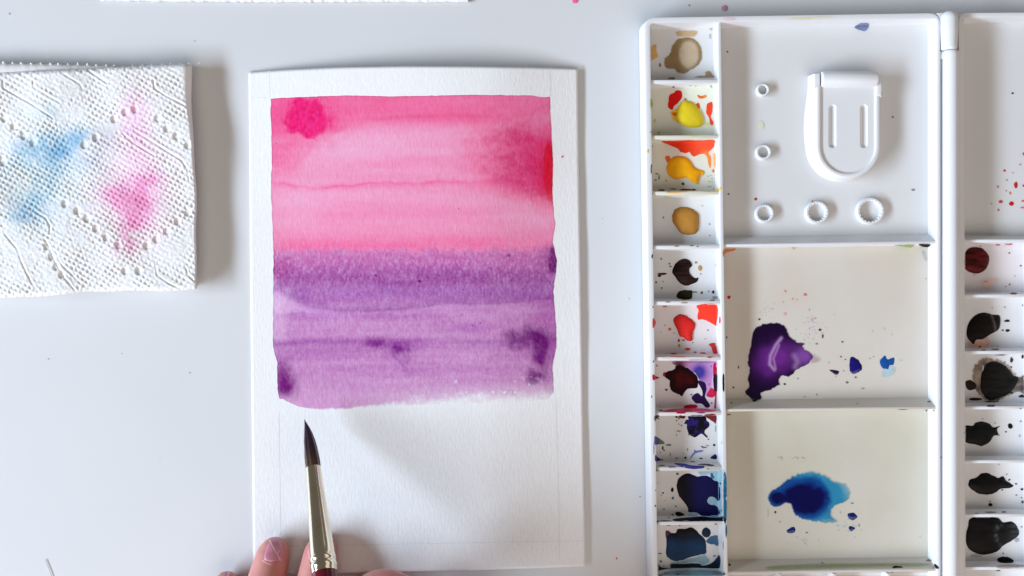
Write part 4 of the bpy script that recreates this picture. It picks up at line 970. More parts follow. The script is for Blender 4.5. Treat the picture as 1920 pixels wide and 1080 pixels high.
    p = mixc(p, T((166, 98, 178)), np.clip(0.9 * n4, 0, 0.5)); p = mixc(p, T((204, 162, 212)), np.clip(-0.8 * n4, 0, 0.5))
    p = mixc(p, T((188, 110, 177)), 0.85 * sstep(540, 492, yw))
    p = mixc(p, T((152, 84, 168)), 0.55 * sstep(482, 515, yw) * sstep(575, 548, yw))
    p = mixc(p, T((136, 54, 140)), 0.6 * np.exp(-((yw - 521) / 15) ** 2) * (0.8 + 0.6 * n1))
    p = mixc(p, T((160, 104, 182)), 0.6 * np.exp(-((yw - 548) / 12) ** 2))
    p = mixc(p, T((160, 48, 140)), 0.5 * G(528, 500, 26, 26))
    yl = np.interp(x, [512, 530, 550, 575, 600, 640, 690, 740, 790, 830, 870, 930, 1000, 1040], [535, 548, 562, 573, 578, 583, 583, 580, 576, 568, 570, 570, 563, 558]) + 2.0 * fbm(x, y * 0, 18, octv=3, seed=78)
    d = y - yl
    p = mixc(p, T((124, 52, 146)), np.where(d < 0, np.exp(d / 13.0), np.exp(-d / 3.0)) * 0.58 * (0.85 + 0.4 * n1) * sstep(514, 540, x))
    p = mixc(p, T((192, 146, 210)), 0.75 * np.exp(-((d - 10) / 9) ** 2) * sstep(700, 560, x) + 0.35 * np.exp(-((d - 9) / 7) ** 2) * np.exp(-((x - 835) / 40) ** 2))
    p = mixc(p, T((214, 180, 228)), 0.5 * np.clip(rag(518, 596, 26, 50, 0.9, 0.9) + 0.5 * n1, 0, 1) * sstep(585, 520, x) + 0.45 * G(522, 566, 18, 24) + 0.35 * G(545, 575, 26, 10))
    d2 = y - 590 - 5 * fbm(x, y * 0, 40, octv=3, seed=79)
    p = mixc(p, T((146, 88, 172)), 0.35 * np.exp(-(d2 / 2.4) ** 2) * sstep(640, 560, x) * sstep(530, 550, x))
    yl = 641 + 7 * fbm(x, y * 0, 90, octv=4, seed=80); d = y - yl
    p = mixc(p, T((142, 66, 158)), 0.6 * np.where(d < 0, np.exp(-(d / 7) ** 2), np.exp(-d / 11)) * np.clip(0.65 + 0.9 * n1, 0.1, 1.2))
    p = mixc(p, T((198, 152, 204)), 0.55 * sstep(660, 735, yw + 8 * n1))
    p = mixc(p, T((152, 66, 158)), 0.5 * sstep(965, 1030, x) * sstep(540, 575, y) * sstep(700, 660, y))
    p = mixc(p, T((104, 20, 116)), 0.85 * rag(992, 634, 42, 17, 0.7, 0.6) + 0.8 * rag(1010, 660, 14, 26, 0.6, 0.5) + 0.85 * rag(1003, 706, 18, 16, 0.6, 0.6) + 0.4 * rag(1022, 690, 12, 40, 0.7, 0.5))
    p = mixc(p, T((120, 34, 136)), 0.85 * rag(748, 655, 18, 12, 0.6, 0.6) + 0.7 * rag(704, 643, 15, 9, 0.6, 0.6) + 0.35 * rag(722, 650, 40, 14, 0.8, 0.7))
    vv = np.abs(y - np.interp(x, [690, 720, 745, 760, 775], [644, 658, 674, 690, 655])); p = mixc(p, T((140, 64, 156)), 0.45 * np.clip(0.6 + n2, 0, 1) * np.where(y < np.interp(x, [690, 720, 745, 760, 775], [644, 658, 674, 690, 655]), np.exp(-vv / 6), np.exp(-(vv / 1.8) ** 2)) * sstep(686, 700, x) * sstep(776, 764, x))
    p = mixc(p, T((150, 90, 165)), 0.4 * rag(762, 680, 16, 18, 0.6, 0.4))
    p = mixc(p, T((112, 22, 122)), 0.85 * rag(527, 712, 17, 30, 0.75, 0.6) + 0.35 * rag(545, 735, 16, 26, 0.8, 0.5))
    p = mixc(p, T((160, 84, 172)), 0.35 * np.exp(-((yw - 690) / 8) ** 2) * (0.5 + 0.7 * n1))
    p = mixc(p, T((206, 160, 212)), 0.7 * sstep(725, 766, yw))
    fl = sstep(0.50, 0.62, fbm(x, y, 7, octv=2, seed=81)) * sstep(690, 745, y) * sstep(720, 900, x)
    p = mixc(p, np.tile(PAPER, (len(x), 1)), 0.8 * fl)
    p = mixc(p, T((92, 22, 102)), 0.97 * (1 - sstep(0.75, 1.1, np.hypot((x - 1036) / 9, (y - 489) / 27) + 0.15 * n3)))
    p = mixc(p, T((140, 60, 140)), 0.5 * G(1030, 480, 24, 30))
    # specks
    for (sx, sy, r, st) in ((787, 527, 2.6, .95), (704, 516, 2.6, .8), (954, 479, 3.2, .7), (869, 543, 1.5, .6), (980, 542, 1.5, .6), (901, 606, 1.3, .7), (886, 610, 2.0, .4)):
        p = mixc(p, T((70, 20, 90)), st * np.exp(-(((x - sx) / (r * 1.3)) ** 2 + ((y - sy) / r) ** 2) ** 2))
    pink = mixc(pink, T((110, 60, 110)), 0.7 * np.exp(-(((x - 860) / 1.4) ** 2 + ((y - 391) / 1.4) ** 2)) + 0.7 * np.exp(-(((x - 518) / 1.6) ** 2 + ((y - 269) / 1.4) ** 2)))
    seam = sstep(456, 480, y + 4.0 * n2 + 6 * n3 + 5 * fbm(x, y, 3.4, 6, octv=2, seed=84))
    seam = np.maximum(seam, sstep(448, 466, y + 8 * n3) * sstep(985, 1035, x))
    c = pink * (1 - seam)[:, None] + p * seam[:, None]
    # pigment settling in the paper's grain
    gr = fbm(x, y, 3.4, 6.8, octv=3, seed=82, gain=0.65); gr2 = fbm(x, y, 2.6, 3.2, octv=2, seed=83)
    amt = 0.085 + 0.15 * np.exp(-((y - 505) / 42) ** 2) + 0.10 * seam + 0.07 * rb + 0.12 * np.exp(-((x - 574) ** 2 + (y - 222) ** 2) / 1600)
    lum = 1 + np.clip(amt * (gr + 0.5 * gr2) * 1.4, -0.5, 0.4)
    dens = 1 - c.mean(1) / 0.8
    c = np.clip(PAPER, 0, 1) * (np.clip(c / PAPER, 0.004, 1) ** (2 - lum)[:, None])
    # edges: a thin dark drying rim, then fades into the paper along the wet lower edge
    dL = x - p_left(y); dR = p_right(y) - x; dT = y - pl(x); dB = p_bot(x) - y
    de = np.minimum(np.minimum(dL, dR), dT)
    c = c * (1 - 0.22 * np.exp(-(de / 1.6) ** 2))[:, None]
    wl = sstep(620, 900, x)
    t = sstep(-1.5, 3 + 21 * wl, dB + (4 + 10 * wl) * (n3 * 0.6 + n2 * 0.5))
    t = t * (1 - 0.35 * wl * sstep(45, 5, dB))
    c = np.tile(PAPER, (len(x), 1)) * (1 - t)[:, None] + c * t[:, None]
    return np.clip(c * 1.03, 0.002, 0.93).reshape(*sh, 3)

def painted(name, ya, yb, label):
    nx = 430; ny = int(abs(np.mean(yb(np.array([700.]))) - np.mean(ya(np.array([700.])))) / 1.25)
    U, V = np.meshgrid(np.linspace(0, 1, nx), np.linspace(0, 1, ny))
    xg = 505 + U * 540
    Y = ya(xg) + (yb(xg) - ya(xg)) * V
    wob = 1.3 * fbm(Y * 0 + 3, Y, 13, octv=3, seed=91); wob2 = 1.6 * fbm(Y * 0 + 9, Y, 15, octv=3, seed=92)
    L = p_left(Y) + wob; R = p_right(Y) + wob2
    X = L + (R - L) * U
    Y2 = Y
    if ya is pl: Y2 = Y + 0.7 * fbm(X, Y * 0, 10, octv=3, seed=93) * (1 - V) ** 8
    o = grid_mesh(name, X, Y2, paper_z(X, Y2) + 0.00005, M_wash, sheet, paint_field(X, Y2))
    o["label"] = label
    return o
seamf = lambda x: 466 + 0 * x
painted("pink_wash", pl, seamf, "pink watercolour wash with a magenta spot and a red streak")
painted("purple_wash", seamf, p_bot, "purple watercolour wash fading out at its lower edge")
dot = paint("paint_speck", el(0, 0, 1, 1054.5, 294, 2.2, 2.4), (214, 120, 140), parent=sheet, bvh=bvh_of([sheet]), lift=0.00005, mottle=0)

def pencil(pts, w=0.55):
    pts = np.array(pts, float); n = 40
    t = np.linspace(0, 1, n)
    x = np.interp(t, np.linspace(0, 1, len(pts)), pts[:, 0]); y = np.interp(t, np.linspace(0, 1, len(pts)), pts[:, 1])
    d = np.array([x[-1] - x[0], y[-1] - y[0]]); d /= np.linalg.norm(d); nrm = np.array([-d[1], d[0]]) * w
    X = np.stack([x - nrm[0], x + nrm[0]], 1); Y = np.stack([y - nrm[1], y + nrm[1]], 1)
    grid_mesh("pencil_line", X, Y, paper_z(X, Y) + 0.00004, M_pencil, sheet)
pencil([(468, 182), (506, 184)])
pencil([(505, 132), (506, 183)])
pencil([(523, 772), (527, 1072)])
pencil([(1042, 746), (1047, 900), (1049, 1050)])
pencil([(480, 1025), (760, 1020), (1094, 1014)])
pencil([(1032, 180), (1032, 126)], 0.4)

# ---------------------------------------------------------------- paper towel
tw = empty("paper_towel", P(180, 335, 0), "folded white embossed paper towel with blue and pink stains", "paper towel")
ROT = math.radians(31)
def towel_height(x, y):
    ca, sa = math.cos(ROT), math.sin(ROT)
    wx = x + 1.6 * fbm(x, y, 28, octv=2, seed=101); wy = y + 1.6 * fbm(x, y, 28, octv=2, seed=102)
    uu = (wx * ca + wy * sa) / 9.6; vv = (-wx * sa + wy * ca) / 9.0
    pit = (np.cos(np.pi * uu) ** 2 * np.cos(np.pi * vv) ** 2) ** 0.8
    h = -0.00045 * pit * (0.75 + 1.1 * fbm(x, y, 30, octv=2, seed=103)) + 0.00016 * fbm(x, y, 4, octv=2, seed=104)
    m = np.zeros_like(h); hh = np.zeros_like(h)
    dots = [(8, 222), (26, 237), (45, 255), (122, 382), (145, 395), (163, 410), (180, 428), (199, 445), (222, 460), (275, 461), (293, 449), (313, 433), (333, 415), (352, 399),
            (296, 222), (313, 241), (331, 255), (352, 273), (234, 508), (260, 508), (214, 223), (235, 210), (253, 205), (62, 268), (158, 272), (4, 300), (88, 462), (97, 481), (106, 500), (116, 515), (6, 305), (180, 258)]
    for (a, b) in dots:
        r = np.hypot(x - a, (y - b) * 0.85)
        k = 1 - sstep(4.5, 7.5, r)
        m = np.maximum(m, k)
        hh = np.minimum(hh, -0.0008 * k) + 0.00010 * np.exp(-((r - 9.0) / 2.0) ** 2)
    lines = [[(5, 150), (6, 165), (18, 172), (60, 195), (100, 222)], [(62, 152), (63, 163), (74, 170), (112, 192)], [(115, 136), (150, 157), (155, 168)], [(165, 132), (200, 155)],
             [(287, 150), (290, 166), (312, 180), (352, 200)], [(252, 245), (300, 275), (340, 300), (352, 318), (355, 340)], [(293, 505), (295, 516), (318, 532), (340, 542)], [(350, 505), (352, 515), (366, 528)],
             [(68, 398), (85, 408), (94, 424), (93, 438)], [(10, 440), (20, 452), (32, 466), (40, 490), (52, 515), (62, 535), (72, 548)], [(82, 446), (92, 462), (98, 480), (112, 505), (122, 522), (140, 544)], [(112, 492), (140, 520), (150, 530)],
             [(230, 250), (250, 268), (290, 292)], [(45, 415), (54, 412), (58, 420)]]
    for L in lines:
        p = np.array(L, float); dd = np.full(x.shape, 1e9)
        for a, b in zip(p, p[1:]):
            ab = b - a; t = np.clip(((x - a[0]) * ab[0] + (y - a[1]) * ab[1]) / (ab @ ab), 0, 1)
            dd = np.minimum(dd, np.hypot(x - a[0] - ab[0] * t, y - a[1] - ab[1] * t))
        k = np.exp(-(dd / 3.4) ** 2)
        m = np.maximum(m, k); hh = hh + (0.00016 * np.exp(-((dd - 3.5) / 2.2) ** 2) - 0.00042 * np.exp(-(dd / 2.2) ** 2)) * (0.75 + 0.7 * fbm(x, y, 18, octv=2, seed=105))
    return h * (1 - m) + hh

def towel_color(x, y):
    c = np.tile(np.array((0.80, 0.80, 0.805)), (x.size, 1))
    x = x.ravel(); y = y.ravel()
    n = fbm(x, y, 34, octv=5, seed=111, gain=0.65)
    def G(cx, cy, sx, sy, a=0.0):
        dx = x - cx; dy = y - cy; ca, sa = math.cos(a), math.sin(a)
        return np.exp(-(((dx * ca + dy * sa) / sx) ** 2 + ((-dx * sa + dy * ca) / sy) ** 2))
    T = lambda q: np.tile(lin(q), (x.size, 1))
    bl = 0.65 * G(112, 278, 46, 34) + 0.5 * G(150, 255, 32, 16, -0.5) + 0.55 * G(62, 290, 40, 24, -0.5) + 0.5 * G(72, 350, 24, 50, 0.35) + 0.4 * G(36, 402, 46, 26) + 0.35 * G(40, 310, 40, 40) + 0.3 * G(90, 210, 30, 20)
    c = mixc(c, T((168, 204, 224)), np.clip((0.5 * G(100, 300, 80, 60) + 0.4 * G(60, 370, 50, 60)) * (0.8 + 1.2 * n), 0, 0.6))
    c = mixc(c, T((146, 188, 214)), np.clip(bl * (0.8 + 1.4 * n), 0, 0.85))
    c = mixc(c, T((104, 164, 206)), np.clip(0.6 * G(112, 285, 17, 12) + 0.5 * G(150, 258, 16, 9, -0.5), 0, 1))
    c = mixc(c, T((196, 190, 204)), 0.5 * G(195, 262, 24, 22) + 0.35 * G(175, 300, 40, 30))
    c = mixc(c, T((246, 206, 232)), np.clip((0.9 * G(252, 220, 28, 55, 0.1) + 0.7 * G(262, 300, 44, 40) + 0.6 * G(255, 250, 22, 14)) * (0.9 + 0.6 * n), 0, 0.9))
    pk = 0.95 * G(264, 370, 34, 44) + 0.6 * G(218, 368, 38, 20, 0.4) + 0.8 * G(245, 412, 28, 34) + 0.85 * G(236, 452, 20, 20) + 0.4 * G(288, 335, 24, 22)
    c = mixc(c, T((244, 196, 222)), np.clip((0.7 * G(255, 385, 62, 70)) * (0.8 + 1.2 * n), 0, 0.8))
    c = mixc(c, T((236, 158, 200)), np.clip(pk * (0.75 + 1.3 * n), 0, 0.9))
    c = mixc(c, T((228, 106, 168)), np.clip((0.36 * G(262, 380, 22, 24) + 0.5 * G(240, 440, 16, 22)) * (0.9 + 0.6 * n), 0, 0.8))
    c = mixc(c, T((224, 222, 206)), 0.4 * G(45, 345, 40, 30))
    return np.clip(c, 0, 0.9)

def tw_right(y): return 1.6 * np.sin(np.asarray(y) / 47.0) + 0.8 * np.sin(np.asarray(y) / 19.0 + 1) + np.interp(y, [118, 200, 300, 420, 545], [358.5, 361.5, 365, 368, 370.5])
def tw_curl(y): return np.interp(y, [118, 180, 240, 300, 545], [22, 17, 9, 5, 3.5])
def tw_top(x): return np.interp(x, [-220, 0, 90, 180, 240, 345, 380], [141, 136, 132.5, 128.5, 125, 120, 118.5])
def tw_bot(x): return 1.8 * np.sin(np.asarray(x) / 41.0) + 0.8 * np.sin(np.asarray(x) / 17.0 + 2) + np.interp(x, [-220, 0, 60, 180, 370], [570, 558, 555, 548, 542])
ny, nx = 330, 430
U, V = np.meshgrid(np.linspace(0, 1, nx), np.linspace(0, 1, ny))
Y = tw_top(U * 580 - 215) + (tw_bot(U * 580 - 215) - tw_top(U * 580 - 215)) * V
xr = tw_right(Y); X = -215 + (xr + 215) * U
Y = tw_top(X) + (tw_bot(X) - tw_top(X)) * V
Y = Y + 1.2 * fbm(X, Y, 12, octv=3, seed=120) * ((1 - V) ** 20 + V ** 20)
dr = xr - X; cw = tw_curl(Y)
q = np.clip(1 - dr / cw, 0, 1)
Z = 0.0087 + 0.0013 * fbm(X, Y, 95, octv=2, seed=121) - 0.0010 * np.exp(-(((X - 40) / 120) ** 2 + ((Y - 350) / 80) ** 2)) + 0.0007 * np.exp(-(((X - 250) / 90) ** 2 + ((Y - 170) / 60) ** 2))
flat = sstep(0.0, 0.35, q)
Z = Z + towel_height(X, Y) * (1 - flat) - 0.0040 * (1 - np.sqrt(np.clip(1 - q ** 2, 0, 1)))
Z = Z - 0.0018 * (np.clip(1 - (tw_bot(X) - Y) / 9, 0, 1) ** 2 + 0.6 * np.clip(1 - (Y - tw_top(X)) / 7, 0, 1) ** 2)
grid_mesh("top_ply", X, Y, Z, M_towel, tw, towel_color(X, Y), thickness=0.0006)
# folded layers below
def ply(inset_r, inset_b, top_f, z0, z1, seed):
    ny, nx = 60, 150
    U, V = np.meshgrid(np.linspace(0, 1, nx), np.linspace(0, 1, ny))
    X = -222 + U * (tw_right(300) - inset_r + 222)
    X = -222 + U * (tw_right(tw_top(X) + V * 400) - inset_r + 222)
    T_ = top_f(X); B_ = tw_bot(X) - inset_b
    Y = T_ + (B_ - T_) * V + 1.0 * fbm(X, U * 0, 9, octv=3, seed=seed) * (1 - V) ** 8
    e = np.minimum(np.minimum((1 - U) * 580, (1 - V) * 420), V * 420)
    Z = z1 - 0.0012 * np.exp(-e / 3.0) + 0.0003 * fbm(X, Y, 8, octv=3, seed=seed + 1)
    c = np.tile(np.array((0.80, 0.80, 0.805)), (X.size, 1))
    return grid_mesh("folded_ply", X, Y, Z, M_towel, tw, c, thickness=z1 - z0 - 0.0004)
back_top = lambda x: np.interp(x, [-220, 0, 120, 180, 240, 380], [116, 117.5, 120, 122, 125.5, 121])
ply(5, 2.0, back_top, 0.0048, 0.0068, 131)
ply(6, 3.5, lambda x: tw_top(x) + 1.5, 0.0028, 0.0049, 134)
ply(6, 4.5, lambda x: tw_top(x) + 3, 0.0006, 0.0029, 137)
# torn perforation tufts along the back edge
bm = bmesh.new()
for k in range(24):
    x = -30 + k * 17.5 + random.uniform(-2, 2)
    y = min(float(back_top(x)), float(tw_top(x))) + 0.8
    z = 0.0064 if x < 235 else 0.0072
    a = P(x, y, z); b = P(x + random.uniform(-1.5, 1.5), y - random.uniform(2.0, 5.0), z + random.uniform(-0.0005, 0.0008))
    tube(bm, [a, a.lerp(b, 0.5), b], [0.0005, 0.00035, 0.00008], 5)
tufts = from_bm("torn_edge", bm, simple("tissue_fibre", (0.84, 0.845, 0.85), 0.95, 0.1), tw)
tufts["kind"] = "stuff"

# second towel, only its near edge shows at the top of the picture
ny, nx = 60, 420
U, V = np.meshgrid(np.linspace(0, 1, nx), np.linspace(0, 1, ny))
X = 188 + U * 690
Y = -190 + V * (190 + 2.6 + 1.6 * fbm(X, X * 0, 7, octv=3, seed=141) + np.interp(X, [188, 500, 870], [-1.5, 1.0, 0.6]))
Z = 0.0022 + 0.0003 * fbm(X, Y, 7, octv=3, seed=142) - 0.0010 * np.exp(-(1 - V) * 190 / 5)
t2 = grid_mesh("paper_towel", X, Y, Z, M_towel, None, np.tile(np.array((0.80, 0.80, 0.805)), (X.size, 1)), thickness=0.0009)
tag(t2, "edge of a second flat white paper towel along the top of the picture", "paper towel")

# ---------------------------------------------------------------- brush
br_tip = P(577.5, 784, 0.0085); br_end = P(608.2, 1071, 0.0470)
ax = (br_end - br_tip).normalized()
Lb = (br_end - br_tip).length
brush = empty("paintbrush", br_tip, "round paintbrush with dark pointed hair, pale gold ferrule and burgundy handle, above the paper", "paintbrush")
up = Vector((0, 0, 1)); side = ax.cross(up).normalized()   # towards the right of the picture or left
if side.x < 0: side = -side
def on(t, dx=0.0): return br_tip + ax * t + side * dx
tJ = Lb * 0.345
def scalef(t): return (H - (br_tip + ax * t).z) / H * S
bm = bmesh.new()
prof = [(0.0, 0.12, -7.0), (0.04, 1.0, -6.6), (0.10, 2.4, -5.6), (0.2, 5.0, -4.0), (0.32, 7.6, -2.7), (0.45, 9.8, -1.8), (0.6, 11.6, -1.0), (0.75, 12.8, -0.5), (0.88, 13.5, -0.2), (1.0, 13.6, 0.0), (1.08, 13.4, 0.0)]
pts = [on(tJ * a, c * S * 0.96) for a, r, c in prof]
rings = tube(bm, pts, [r * S * 0.955 for a, r, c in prof], 56)
for i, r in enumerate(rings[2:-1]):
    for k, vtx in enumerate(r):
        c = pts[i + 2]
        vtx.co = c + (vtx.co - c) * (1 + 0.05 * math.sin(k * 2.399 * 3) + random.uniform(-0.03, 0.03))
def hair_mat():
    m, nt, b = new_mat("sable_hair")
    tc = N(nt, "ShaderNodeTexCoord"); sep = N(nt, "ShaderNodeSeparateXYZ")
    nt.links.new(tc.outputs["Generated"], sep.inputs[0])
    n = noise(nt, 700, 3, 0.6, (1.0, 0.10, 0.3))
    r = ramp(nt, sep.outputs["Y"], [(0.0, (0.060, 0.024, 0.012)), (0.30, (0.075, 0.034, 0.018)), (0.55, (0.030, 0.010, 0.018)), (0.8, (0.030, 0.008, 0.030)), (1.0, (0.018, 0.012, 0.018))])
    mx = N(nt, "ShaderNodeMix", data_type='RGBA', blend_type='MULTIPLY'); mx.inputs[0].default_value = 1
    r2 = ramp(nt, n.outputs[0], [(0.3, (0.45,) * 3), (0.7, (1.25,) * 3)])
    nt.links.new(r.outputs[0], mx.inputs[6]); nt.links.new(r2.outputs[0], mx.inputs[7])
    nt.links.new(mx.outputs[2], b.inputs["Base Color"])
    b.inputs["Roughness"].default_value = 0.38
    bump(nt, b, n.outputs[0], 0.6, 0.0003)
    return m
from_bm("hair_tuft", bm, hair_mat(), brush, 60)
M_gold = simple("pale_gold_metal", (0.86, 0.79, 0.62), 0.17, 0.5, 0.05, 120, metal=1.0)
bm = bmesh.new()
fp = [(1.0, 14.2), (1.004, 14.9), (1.03, 14.9), (1.3, 16.0), (1.7, 18.0), (2.1, 20.1), (2.5, 22.3), (2.63, 23.0), (2.655, 23.5), (2.68, 24.2), (2.71, 24.2), (2.735, 23.2), (2.755, 23.2), (2.78, 24.4), (2.83, 24.6), (2.855, 23.7), (2.90, 23.7), (2.925, 23.3)]
fpts = [on(tJ * a) for a, r in fp]
tube(bm, fpts, [r * S * 0.918 for a, r in fp], 48)
from_bm("ferrule", bm, M_gold, brush, 50)
bm = bmesh.new()
hp = [(2.90, 22.6), (3.2, 24.5), (3.8, 26), (4.6, 25), (6, 20), (8, 14), (10, 9.5), (11.2, 7.5), (11.4, 5.5), (11.45, 1)]
tube(bm, [on(tJ * a) for a, r in hp], [r * S * 0.918 for a, r in hp], 32)
M_handle = simple("burgundy_lacquer", (0.14, 0.010, 0.020), 0.15, 0.5, 0.1, 60)
from_bm("handle", bm, M_handle, brush, 50)

# ---------------------------------------------------------------- person: two hands
def skin_mat():
    m, nt, b = new_mat("skin")
    n = noise(nt, 90, 6, 0.6); n2 = noise(nt, 1500, 3, 0.6)
    r = ramp(nt, n.outputs[0], [(0.3, (0.56, 0.215, 0.19)), (0.7, (0.67, 0.29, 0.25))])
    nt.links.new(r.outputs[0], b.inputs["Base Color"])
    b.inputs["Roughness"].default_value = 0.48
    b.inputs["Subsurface Weight"].default_value = 0.12
    b.inputs["Subsurface Radius"].default_value = (1.0, 0.35, 0.2)
    b.inputs["Subsurface Scale"].default_value = 0.002
    bump(nt, b, n2.outputs[0], 0.35, 0.0002)
    return m
M_skin = skin_mat()
def capsule_chain(bm, nodes, sq=1.0):
    pts = [Vector(n[0]) for n in nodes]; rad = [n[1] for n in nodes]
    # smooth in-between points
    P2, R2 = [], []
    for i in range(len(pts) - 1):
        a = pts[max(i - 1, 0)]; b = pts[i]; c = pts[i + 1]; d = pts[min(i + 2, len(pts) - 1)]
        for k in range(6):
            t = k / 6
            P2.append(0.5 * ((2 * b) + (c - a) * t + (2 * a - 5 * b + 4 * c - d) * t * t + (3 * b - a - 3 * c + d) * t ** 3))
            R2.append(rad[i] * (1 - t) + rad[i + 1] * t)
    P2.append(pts[-1]); R2.append(rad[-1])
    d0 = (P2[0] - P2[1]).normalized(); d1 = (P2[-1] - P2[-2]).normalized()
    head = [(P2[0] + d0 * R2[0] * s, R2[0] * math.sqrt(max(1 - s * s, 0.0004))) for s in (1.0, 0.92, 0.75, 0.5, 0.25)]
    tail = [(P2[-1] + d1 * R2[-1] * s, R2[-1] * math.sqrt(max(1 - s * s, 0.0004))) for s in (0.25, 0.5, 0.75, 0.92, 1.0)]
    allp = head + list(zip(P2, R2)) + tail
    tube(bm, [a for a, b in allp], [b for a, b in allp], 20, sq=sq)

def hand_mesh(name, chains, voxel=0.0011):
    bm = bmesh.new()
    for ch in chains: capsule_chain(bm, ch)
    me = bpy.data.meshes.new("tmp"); bm.to_mesh(me); bm.free()
    o = bpy.data.objects.new("tmp", me); COL.objects.link(o)
    m = o.modifiers.new("r", 'REMESH'); m.mode = 'VOXEL'; m.voxel_size = voxel
    s = o.modifiers.new("s", 'SMOOTH'); s.factor = 0.5; s.iterations = 7
    dg = bpy.context.evaluated_depsgraph_get()
    me2 = bpy.data.meshes.new_from_object(o.evaluated_get(dg))
    bpy.data.objects.remove(o); bpy.data.meshes.remove(me)
    me2.name = name
    me2.polygons.foreach_set("use_smooth", [True] * len(me2.polygons))
    return me2
mm = 0.001
def J(x, y, z, r): return (P(x, y, z * mm), r * mm)
person = empty("person", P(700, 1400, 0), "person with mauve nails, one hand on the paper, the other holding the brush", "person")
left = [
    [J(505, 2150, 42, 34), J(495, 1800, 38, 27), J(500, 1640, 34, 24)],
    [J(500, 1660, 33, 22), J(425, 1500, 30, 14), J(398, 1400, 26, 10.5), J(402, 1260, 24, 8.6), J(412, 1165, 14, 7.6), J(421, 1108, 7.6, 6.6), J(425, 1094, 6.6, 5.6)],
    [J(500, 1660, 34, 22), J(470, 1500, 33, 15), J(455, 1390, 31, 11.5), J(466, 1225, 28, 9.6), J(492, 1115, 13.5, 8.6), J(511, 1046, 7.8, 7.6), J(515, 1034, 7.2, 6.6)],
    [J(500, 1660, 34, 22), J(530, 1500, 35, 15), J(545, 1385, 33, 11.8), J(568, 1215, 30, 9.8), J(588, 1112, 14, 8.8), J(601, 1040, 8.0, 7.6), J(604, 1028, 7.3, 6.6)],
    [J(500, 1660, 33, 22), J(585, 1510, 34, 15), J(622, 1400, 31, 11.5), J(655, 1270, 27, 9.4), J(668, 1185, 14, 8.2), J(674, 1135, 7.8, 7.4), J(675, 1122, 7.2, 6.4)],
    [J(510, 1690, 30, 20), J(610, 1600, 27, 14), J(690, 1500, 22, 11), J(735, 1400, 14, 9.5), J(752, 1330, 8.5, 8.0)],
]
lh = link("left_hand", hand_mesh("left_hand", left), M_skin, person)
lh.name = "hand"
lh["label"] = "hand resting on the lower edge of the paper, fingertips up"
bpy.context.view_layer.update()
HB = bvh_of([lh])
W = (400, 960, 5.3333)
paint("fingernail", cr(*W, [(512, 472), (520, 400), (545, 330), (575, 280), (620, 258), (665, 290), (690, 380), (688, 470), (640, 488), (560, 494)]), (206, 140, 164), parent=lh, bvh=HB, mat=M_nail, h=0.00035, w=1.5, jit=0.1, mottle=0.05, lift=0.0001)
paint("fingernail", cr(*W, [(945, 400), (968, 352), (990, 345), (1060, 350), (1090, 420), (1075, 500), (1010, 515), (960, 470)]), (214, 150, 168), parent=lh, bvh=HB, mat=M_nail, h=0.00035, w=1.5, jit=0.1, mottle=0.05, lift=0.0001)
paint("fingernail", cr(*W, [(80, 700), (90, 640), (118, 606), (150, 612), (168, 650), (165, 700)]), (200, 140, 164), parent=lh, bvh=HB, mat=M_nail, h=0.00035, w=1.5, jit=0.1, mottle=0.05, lift=0.0001)
def nail_line(pts, w, label=None):
    p = np.array(pts, float); d = np.gradient(p, axis=0); d /= np.linalg.norm(d, axis=1)[:, None]
    n = np.stack([-d[:, 1], d[:, 0]], 1) * w
    poly = np.vstack([p - n, (p + n)[::-1]])
    paint("nail_stripe", cr(*W, [tuple(q) for q in poly]), (244, 226, 232), parent=lh, bvh=HB, mat=M_nail, jit=0, mottle=0, lift=0.0006, step=0.6)
nail_line([(562, 285), (585, 330), (612, 380), (640, 435), (662, 486)], 3)
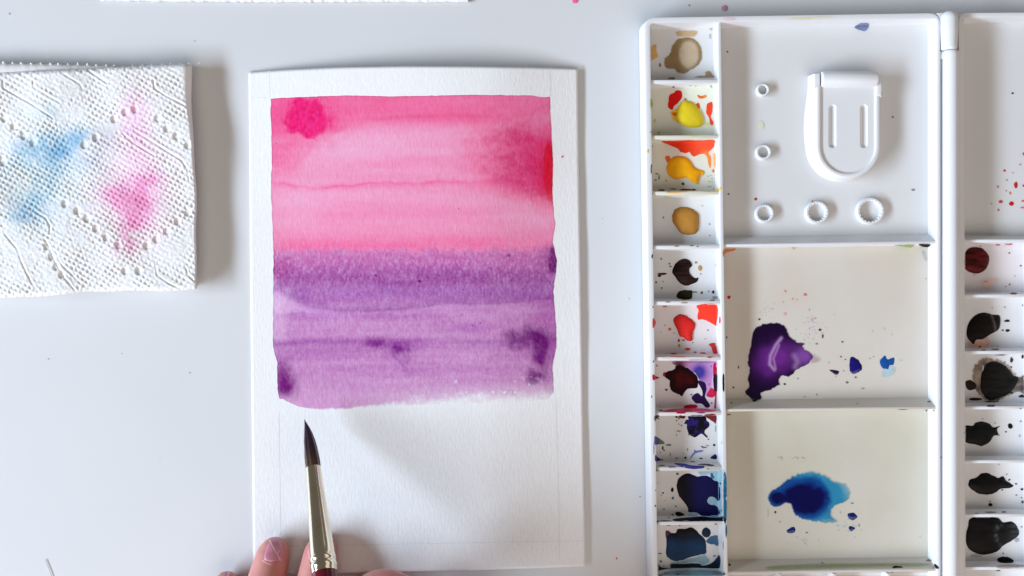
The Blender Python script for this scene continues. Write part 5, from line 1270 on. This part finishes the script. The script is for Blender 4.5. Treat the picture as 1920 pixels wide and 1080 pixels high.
nail_line([(657, 385), (648, 402), (640, 420)], 2)
nail_line([(498, 488), (520, 505), (545, 518), (575, 530)], 2.5)
nail_line([(156, 612), (146, 636), (142, 660)], 6)

hz = lambda t: on(tJ * t)
g = hz(3.6); gz = g.z
def W3(v, r): return (Vector(v), r * mm)
def off(p, dx, dy, dz): return Vector((p.x + dx * mm, p.y + dy * mm, p.z + dz * mm))
wr = Vector((g.x + 0.085, g.y - 0.125, 0.062))
el_ = Vector((g.x + 0.165, g.y - 0.33, 0.07))
kn = [off(g, 52, -21, 12), off(g, 62, -34, 2), off(g, 68, -50, -8), off(g, 70, -68, -16)]
right = [
    [(el_, 34 * mm), (wr.lerp(el_, 0.4), 28 * mm), (wr, 23 * mm)],
    [(wr, 21 * mm), (wr.lerp(kn[0], 0.6), 15 * mm), (kn[0], 11.5 * mm), W3(off(g, 30, -4, 12), 9.6), W3(off(g, 12, 0, 7), 8.2), W3(off(g, 2, 2, 6.5), 7.0)],
    [(wr, 21 * mm), (wr.lerp(kn[1], 0.6), 15 * mm), (kn[1], 11.5 * mm), W3(off(g, 40, -4, 0), 9.6), W3(off(g, 22.5, 6.8, -8), 8.0), W3(off(g, 12, 4, -9), 7.0)],
    [(wr, 21 * mm), (wr.lerp(kn[2], 0.6), 15 * mm), (kn[2], 11 * mm), W3(off(g, 46, -12, -20), 9.2), W3(off(g, 30, -5, -32), 8.0), W3(off(g, 20, -6, -36), 7.0)],
    [(wr, 20 * mm), (wr.lerp(kn[3], 0.6), 13 * mm), (kn[3], 10 * mm), W3(off(g, 54, -36, -32), 8.2), W3(off(g, 40, -28, -40), 7.2), W3(off(g, 32, -28, -42), 6.4)],
    [(wr, 20 * mm), W3(off(g, 50, -72, 4), 15), W3(off(g, 20, -42, 6), 11), W3(off(g, -6, -17, 4), 9.2), W3(off(g, -10, -4, 1), 7.6)],
]
rh = link("right_hand", hand_mesh("right_hand", right), M_skin, person)
rh.name = "hand"
rh["label"] = "hand gripping the brush handle, only a fingertip showing"
